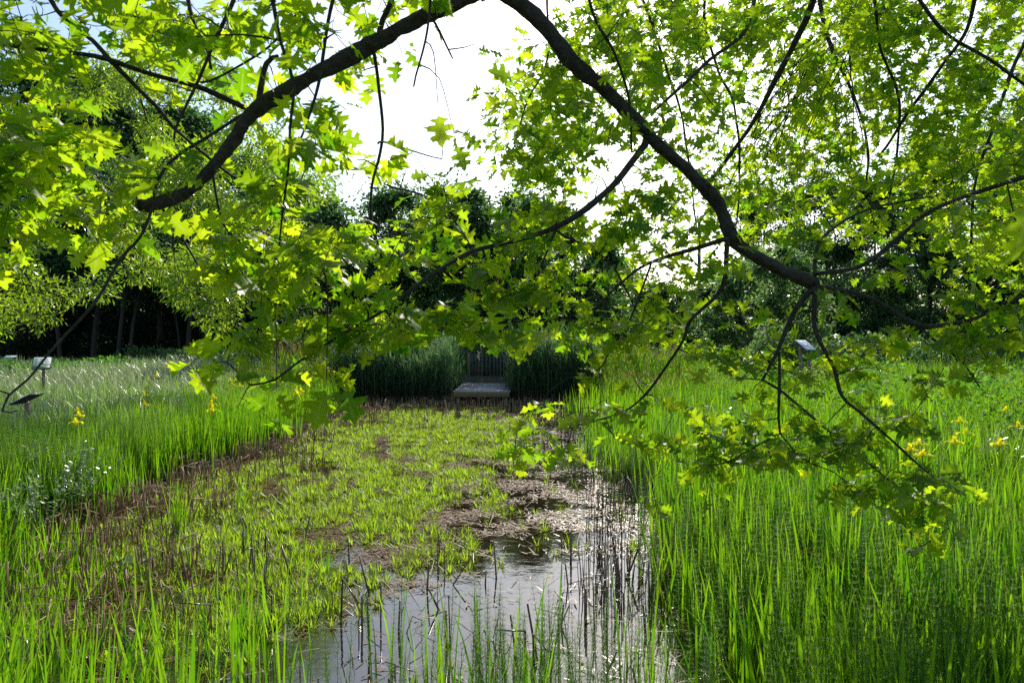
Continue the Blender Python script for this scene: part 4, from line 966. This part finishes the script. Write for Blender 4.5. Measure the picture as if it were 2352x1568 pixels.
# order by distance to limbs and grow twigs to the nearest wood
d0 = np.array([np.min(np.sum((nodes[:, :3] - s) ** 2, 1)) for s in sprays]); sprays = sprays[np.argsort(d0)]
NN = np.zeros((len(nodes) + len(sprays) * 5, 4)); NN[:len(nodes)] = nodes; cnt = len(nodes); tw = MB(); ends = []
for s in sprays:
    dd = np.sum((NN[:cnt, :3] - s) ** 2, 1); dd += (NN[:cnt, 2] < s[2] - .25) * .05; k = int(np.argmin(dd)); a = NN[k, :3].copy(); L = math.sqrt(np.sum((a - s) ** 2))
    if L < .03: ends.append((s, np.array([0, 0, -1.]))); continue
    if L > 1.6: continue
    r = min(.0030 + L * .0045, max(NN[k, 3] * .8, .0018)); bend = rng.normal(0, .09 * L, 3) + [0, 0, .10 * L]
    Q, rr = catmull([a, (a + s) / 2 + bend, s], [r, r * .75, .0014], max(.08, L / 5)); V, T = tube(Q, rr, 4 if L > .1 else 3, False); tw.add(V, T)
    for q_ in Q[1:-1][:5]: NN[cnt] = (*q_, r * .7); cnt += 1
    e = Q[-1] - Q[-2]; ends.append((s, e / (np.linalg.norm(e) + 1e-9)))
# bare dead twig tangle in the upper right
for i in range(46):
    a = P(random.uniform(1790, 1960), random.uniform(90, 210), random.uniform(4.6, 5.6)); c = a + np.array([random.uniform(-.9, .1), random.uniform(-.4, .4), -random.uniform(.5, 1.5)])
    Q, rr = catmull([a, (a + c) / 2 + [random.uniform(-.15, .2), 0, random.uniform(0, .2)], c], [.005, .0035, .0015], .15); V, T = tube(Q, rr, 3, False); tw.add(V, T)

OUT = [(0, .0), (.03, .05), (.10, .10), (.20, .12), (.27, .17), (.19, .20), (.12, .24), (.13, .30), (.27, .33), (.36, .36), (.47, .40), (.38, .44), (.43, .52), (.28, .51), (.14, .53), (.14, .60), (.26, .64), (.40, .73), (.28, .74), (.28, .83), (.16, .79), (.10, .83), (.10, .89), (0, 1.0)]
def oak_leaf(fold, droop, seed, skip=1):
    rr = np.random.default_rng(seed); o = OUT
    L = [(-x * rr.uniform(.88, 1.12), y + rr.uniform(-.012, .012)) for x, y in o[1:-1]]; Rr = [(x * rr.uniform(.88, 1.12), y + rr.uniform(-.012, .012)) for x, y in o[1:-1]]
    poly = [(0, 0)] + Rr + [(0, 1.0)] + L[::-1]
    n = len(poly); T = []
    half = [0] + list(range(1, len(Rr) + 1)) + [len(Rr) + 1]
    mids = [(0, .28), (0, .55), (0, .78)]; pts = poly + mids; m0 = n
    right = [0] + list(range(1, len(Rr) + 2)) + [m0 + 2, m0 + 1, m0]; left = [0, m0, m0 + 1, m0 + 2] + list(range(len(Rr) + 1, n))
    for lp in (right, left):
        v3 = [Vector((pts[i][0], pts[i][1], 0)) for i in lp]
        for t in tessellate_polygon([v3]): T.append([lp[i] for i in t])
    V = np.array([(x, y, abs(x) * fold - droop * (y ** 2) + .06 * math.sin(y * 9 + seed) * abs(x) * 2) for x, y in pts])
    V = np.vstack([V, [[-.007, -.22, .02], [.007, -.22, .02], [-.006, .01, 0], [.006, .01, 0]]]); k = len(V)
    T += [[k - 4, k - 3, k - 1], [k - 4, k - 1, k - 2]]
    return V, np.array(T)
LEAF = [oak_leaf(f, d, i) for i, (f, d) in enumerate(((.25, .12), (-.15, .3), (.5, .08), (.1, .4), (.35, -.15), (.6, .25), (-.3, .1), (.2, .2)))]
nL = len(LEAF[0][0]); VEIN = np.zeros(nL); VEIN[0] = 1; VEIN[len(OUT) - 1] = 1; VEIN[nL - 7:] = 1
# each spray: a fan of leaves round the twig end
pos, D, N, S = [], [], [], []
for s, e in ends:
    n = random.randint(4, 7)
    upn = rng.normal(0, .38, 3) + [0, 0, 1]
    a0 = random.uniform(0, 6.28)
    for i in range(n):
        a = a0 + i * 2.4 + random.gauss(0, .3); d = np.array([math.cos(a), math.sin(a), random.gauss(-.28, .30)]) + e * .5
        back = random.uniform(0, .11); p = s - e * back + d * .03 + (rng.normal(0, .09, 3) if s[1] > 4 else 0)
        pos.append(p); D.append(d); N.append(upn + rng.normal(0, .42, 3)); S.append(random.choice((.8, 1, 1, 1.1)) * (random.uniform(.065, .112) if s[0] > 0 else random.uniform(.08, .13)))
pos, D, N, S = map(np.array, (pos, D, N, S))
Dn = D / np.linalg.norm(D, axis=1)[:, None]; cpx, cpy = px_of(pos + Dn * S[:, None] * .6)
dv = dens(cpx, cpy); ok = (rng.uniform(0, 1, len(pos)) < np.clip((dv - .4) / 2.2, 0, 1)) & (pos[:, 1] > 1.0)
cl_ = .6 * vnoise(pos[:, 0] + pos[:, 1] * .5, pos[:, 2], .22, 201) + .4 * vnoise(pos[:, 0], pos[:, 2] + pos[:, 1] * .6, .5, 202)
ok &= rng.uniform(0, 1, len(pos)) < np.clip((cl_ - .26) * 5, .12, 1)
msel = vn[:, 3] > .0055; wx, wy, wd_, wr = vpx[msel], vpy[msel], vn[msel, 1], vn[msel, 3]
for i in np.where(ok)[0]:
    d2 = np.hypot(wx - cpx[i], wy - cpy[i]); j_ = d2 < np.where(wr > .014, 34, 15) + wr / wd_ * F_
    if j_.any() and pos[i, 1] < wd_[j_].max() + .05 and rng.uniform() < .85: ok[i] = False
# keep the hanging leaf tips out of the cleared cells
pos, D, N, S = pos[ok], D[ok], N[ok], S[ok]
stalks = tw
# a few leaves placed singly because they stand out
for px, py, Y, dx, dz, sz, nn in ((745, 893, 2.35, -.25, -1, .15, (.2, -1, .2)), (1008, 265, 2.6, .1, -1, .13, (0, -1, .3)), (1050, 335, 2.6, .2, -.6, .1, (0, -1, .6)), (790, 895, 2.4, .4, -1, .13, (.5, -1, .2)), (640, 905, 2.4, .4, -1, .10, (-.4, -1, .2)),
                                  (2350, 470, 1.75, .1, -1, .14, (0, -1, .3)),
                                  (1130, 760, 3.2, .2, -1, .13, (.1, -1, .3)), (600, 690, 2.5, .1, -1, .11, (0, -1, .2)), (880, 650, 2.6, .3, -.9, .12, (.2, -1, .3))):
    p = P(px, py, Y); q_ = np.array([p[0] - dx * sz * .2 + random.uniform(-.1, .1), p[1] + random.uniform(-.1, .25), p[2] + .25])
    k_ = int(np.argmin(np.sum((NN[:cnt, :3] - q_) ** 2, 1) + (NN[:cnt, 2] < p[2]) * 9)); nn_ = NN[k_, :3]
    Q_, R_ = catmull([nn_, (nn_ + p) / 2 + [0, .05, .12], p + np.array([-dx, 0, -dz]) / np.hypot(dx, dz) * sz * .2], [.0035, .0025, .0014], .08); V, T = tube(Q_, R_, 4, False); stalks.add(V, T)
    pos = np.vstack([pos, p]); D = np.vstack([D, [dx, 0, dz]]); N = np.vstack([N, nn]); S = np.append(S, sz)
var = rng.integers(0, len(LEAF), len(pos)); mb = MB()
hue = np.clip(rng.beta(1.6, 1.6, len(pos)), 0, 1)
for v, (LV, LT) in enumerate(LEAF):
    k = var == v; n = int(k.sum()); V, T = inst(LV, LT, frames(D[k], N[k]), pos[k], S[k]); mb.add(V, T, rep(hue[k], len(LV)), np.tile(VEIN, n))
mb.build('foliage', m_oak, oak); tw.build('twigs', m_twig, oak)
print('oak leaves', len(pos), 'sprays', len(ends))
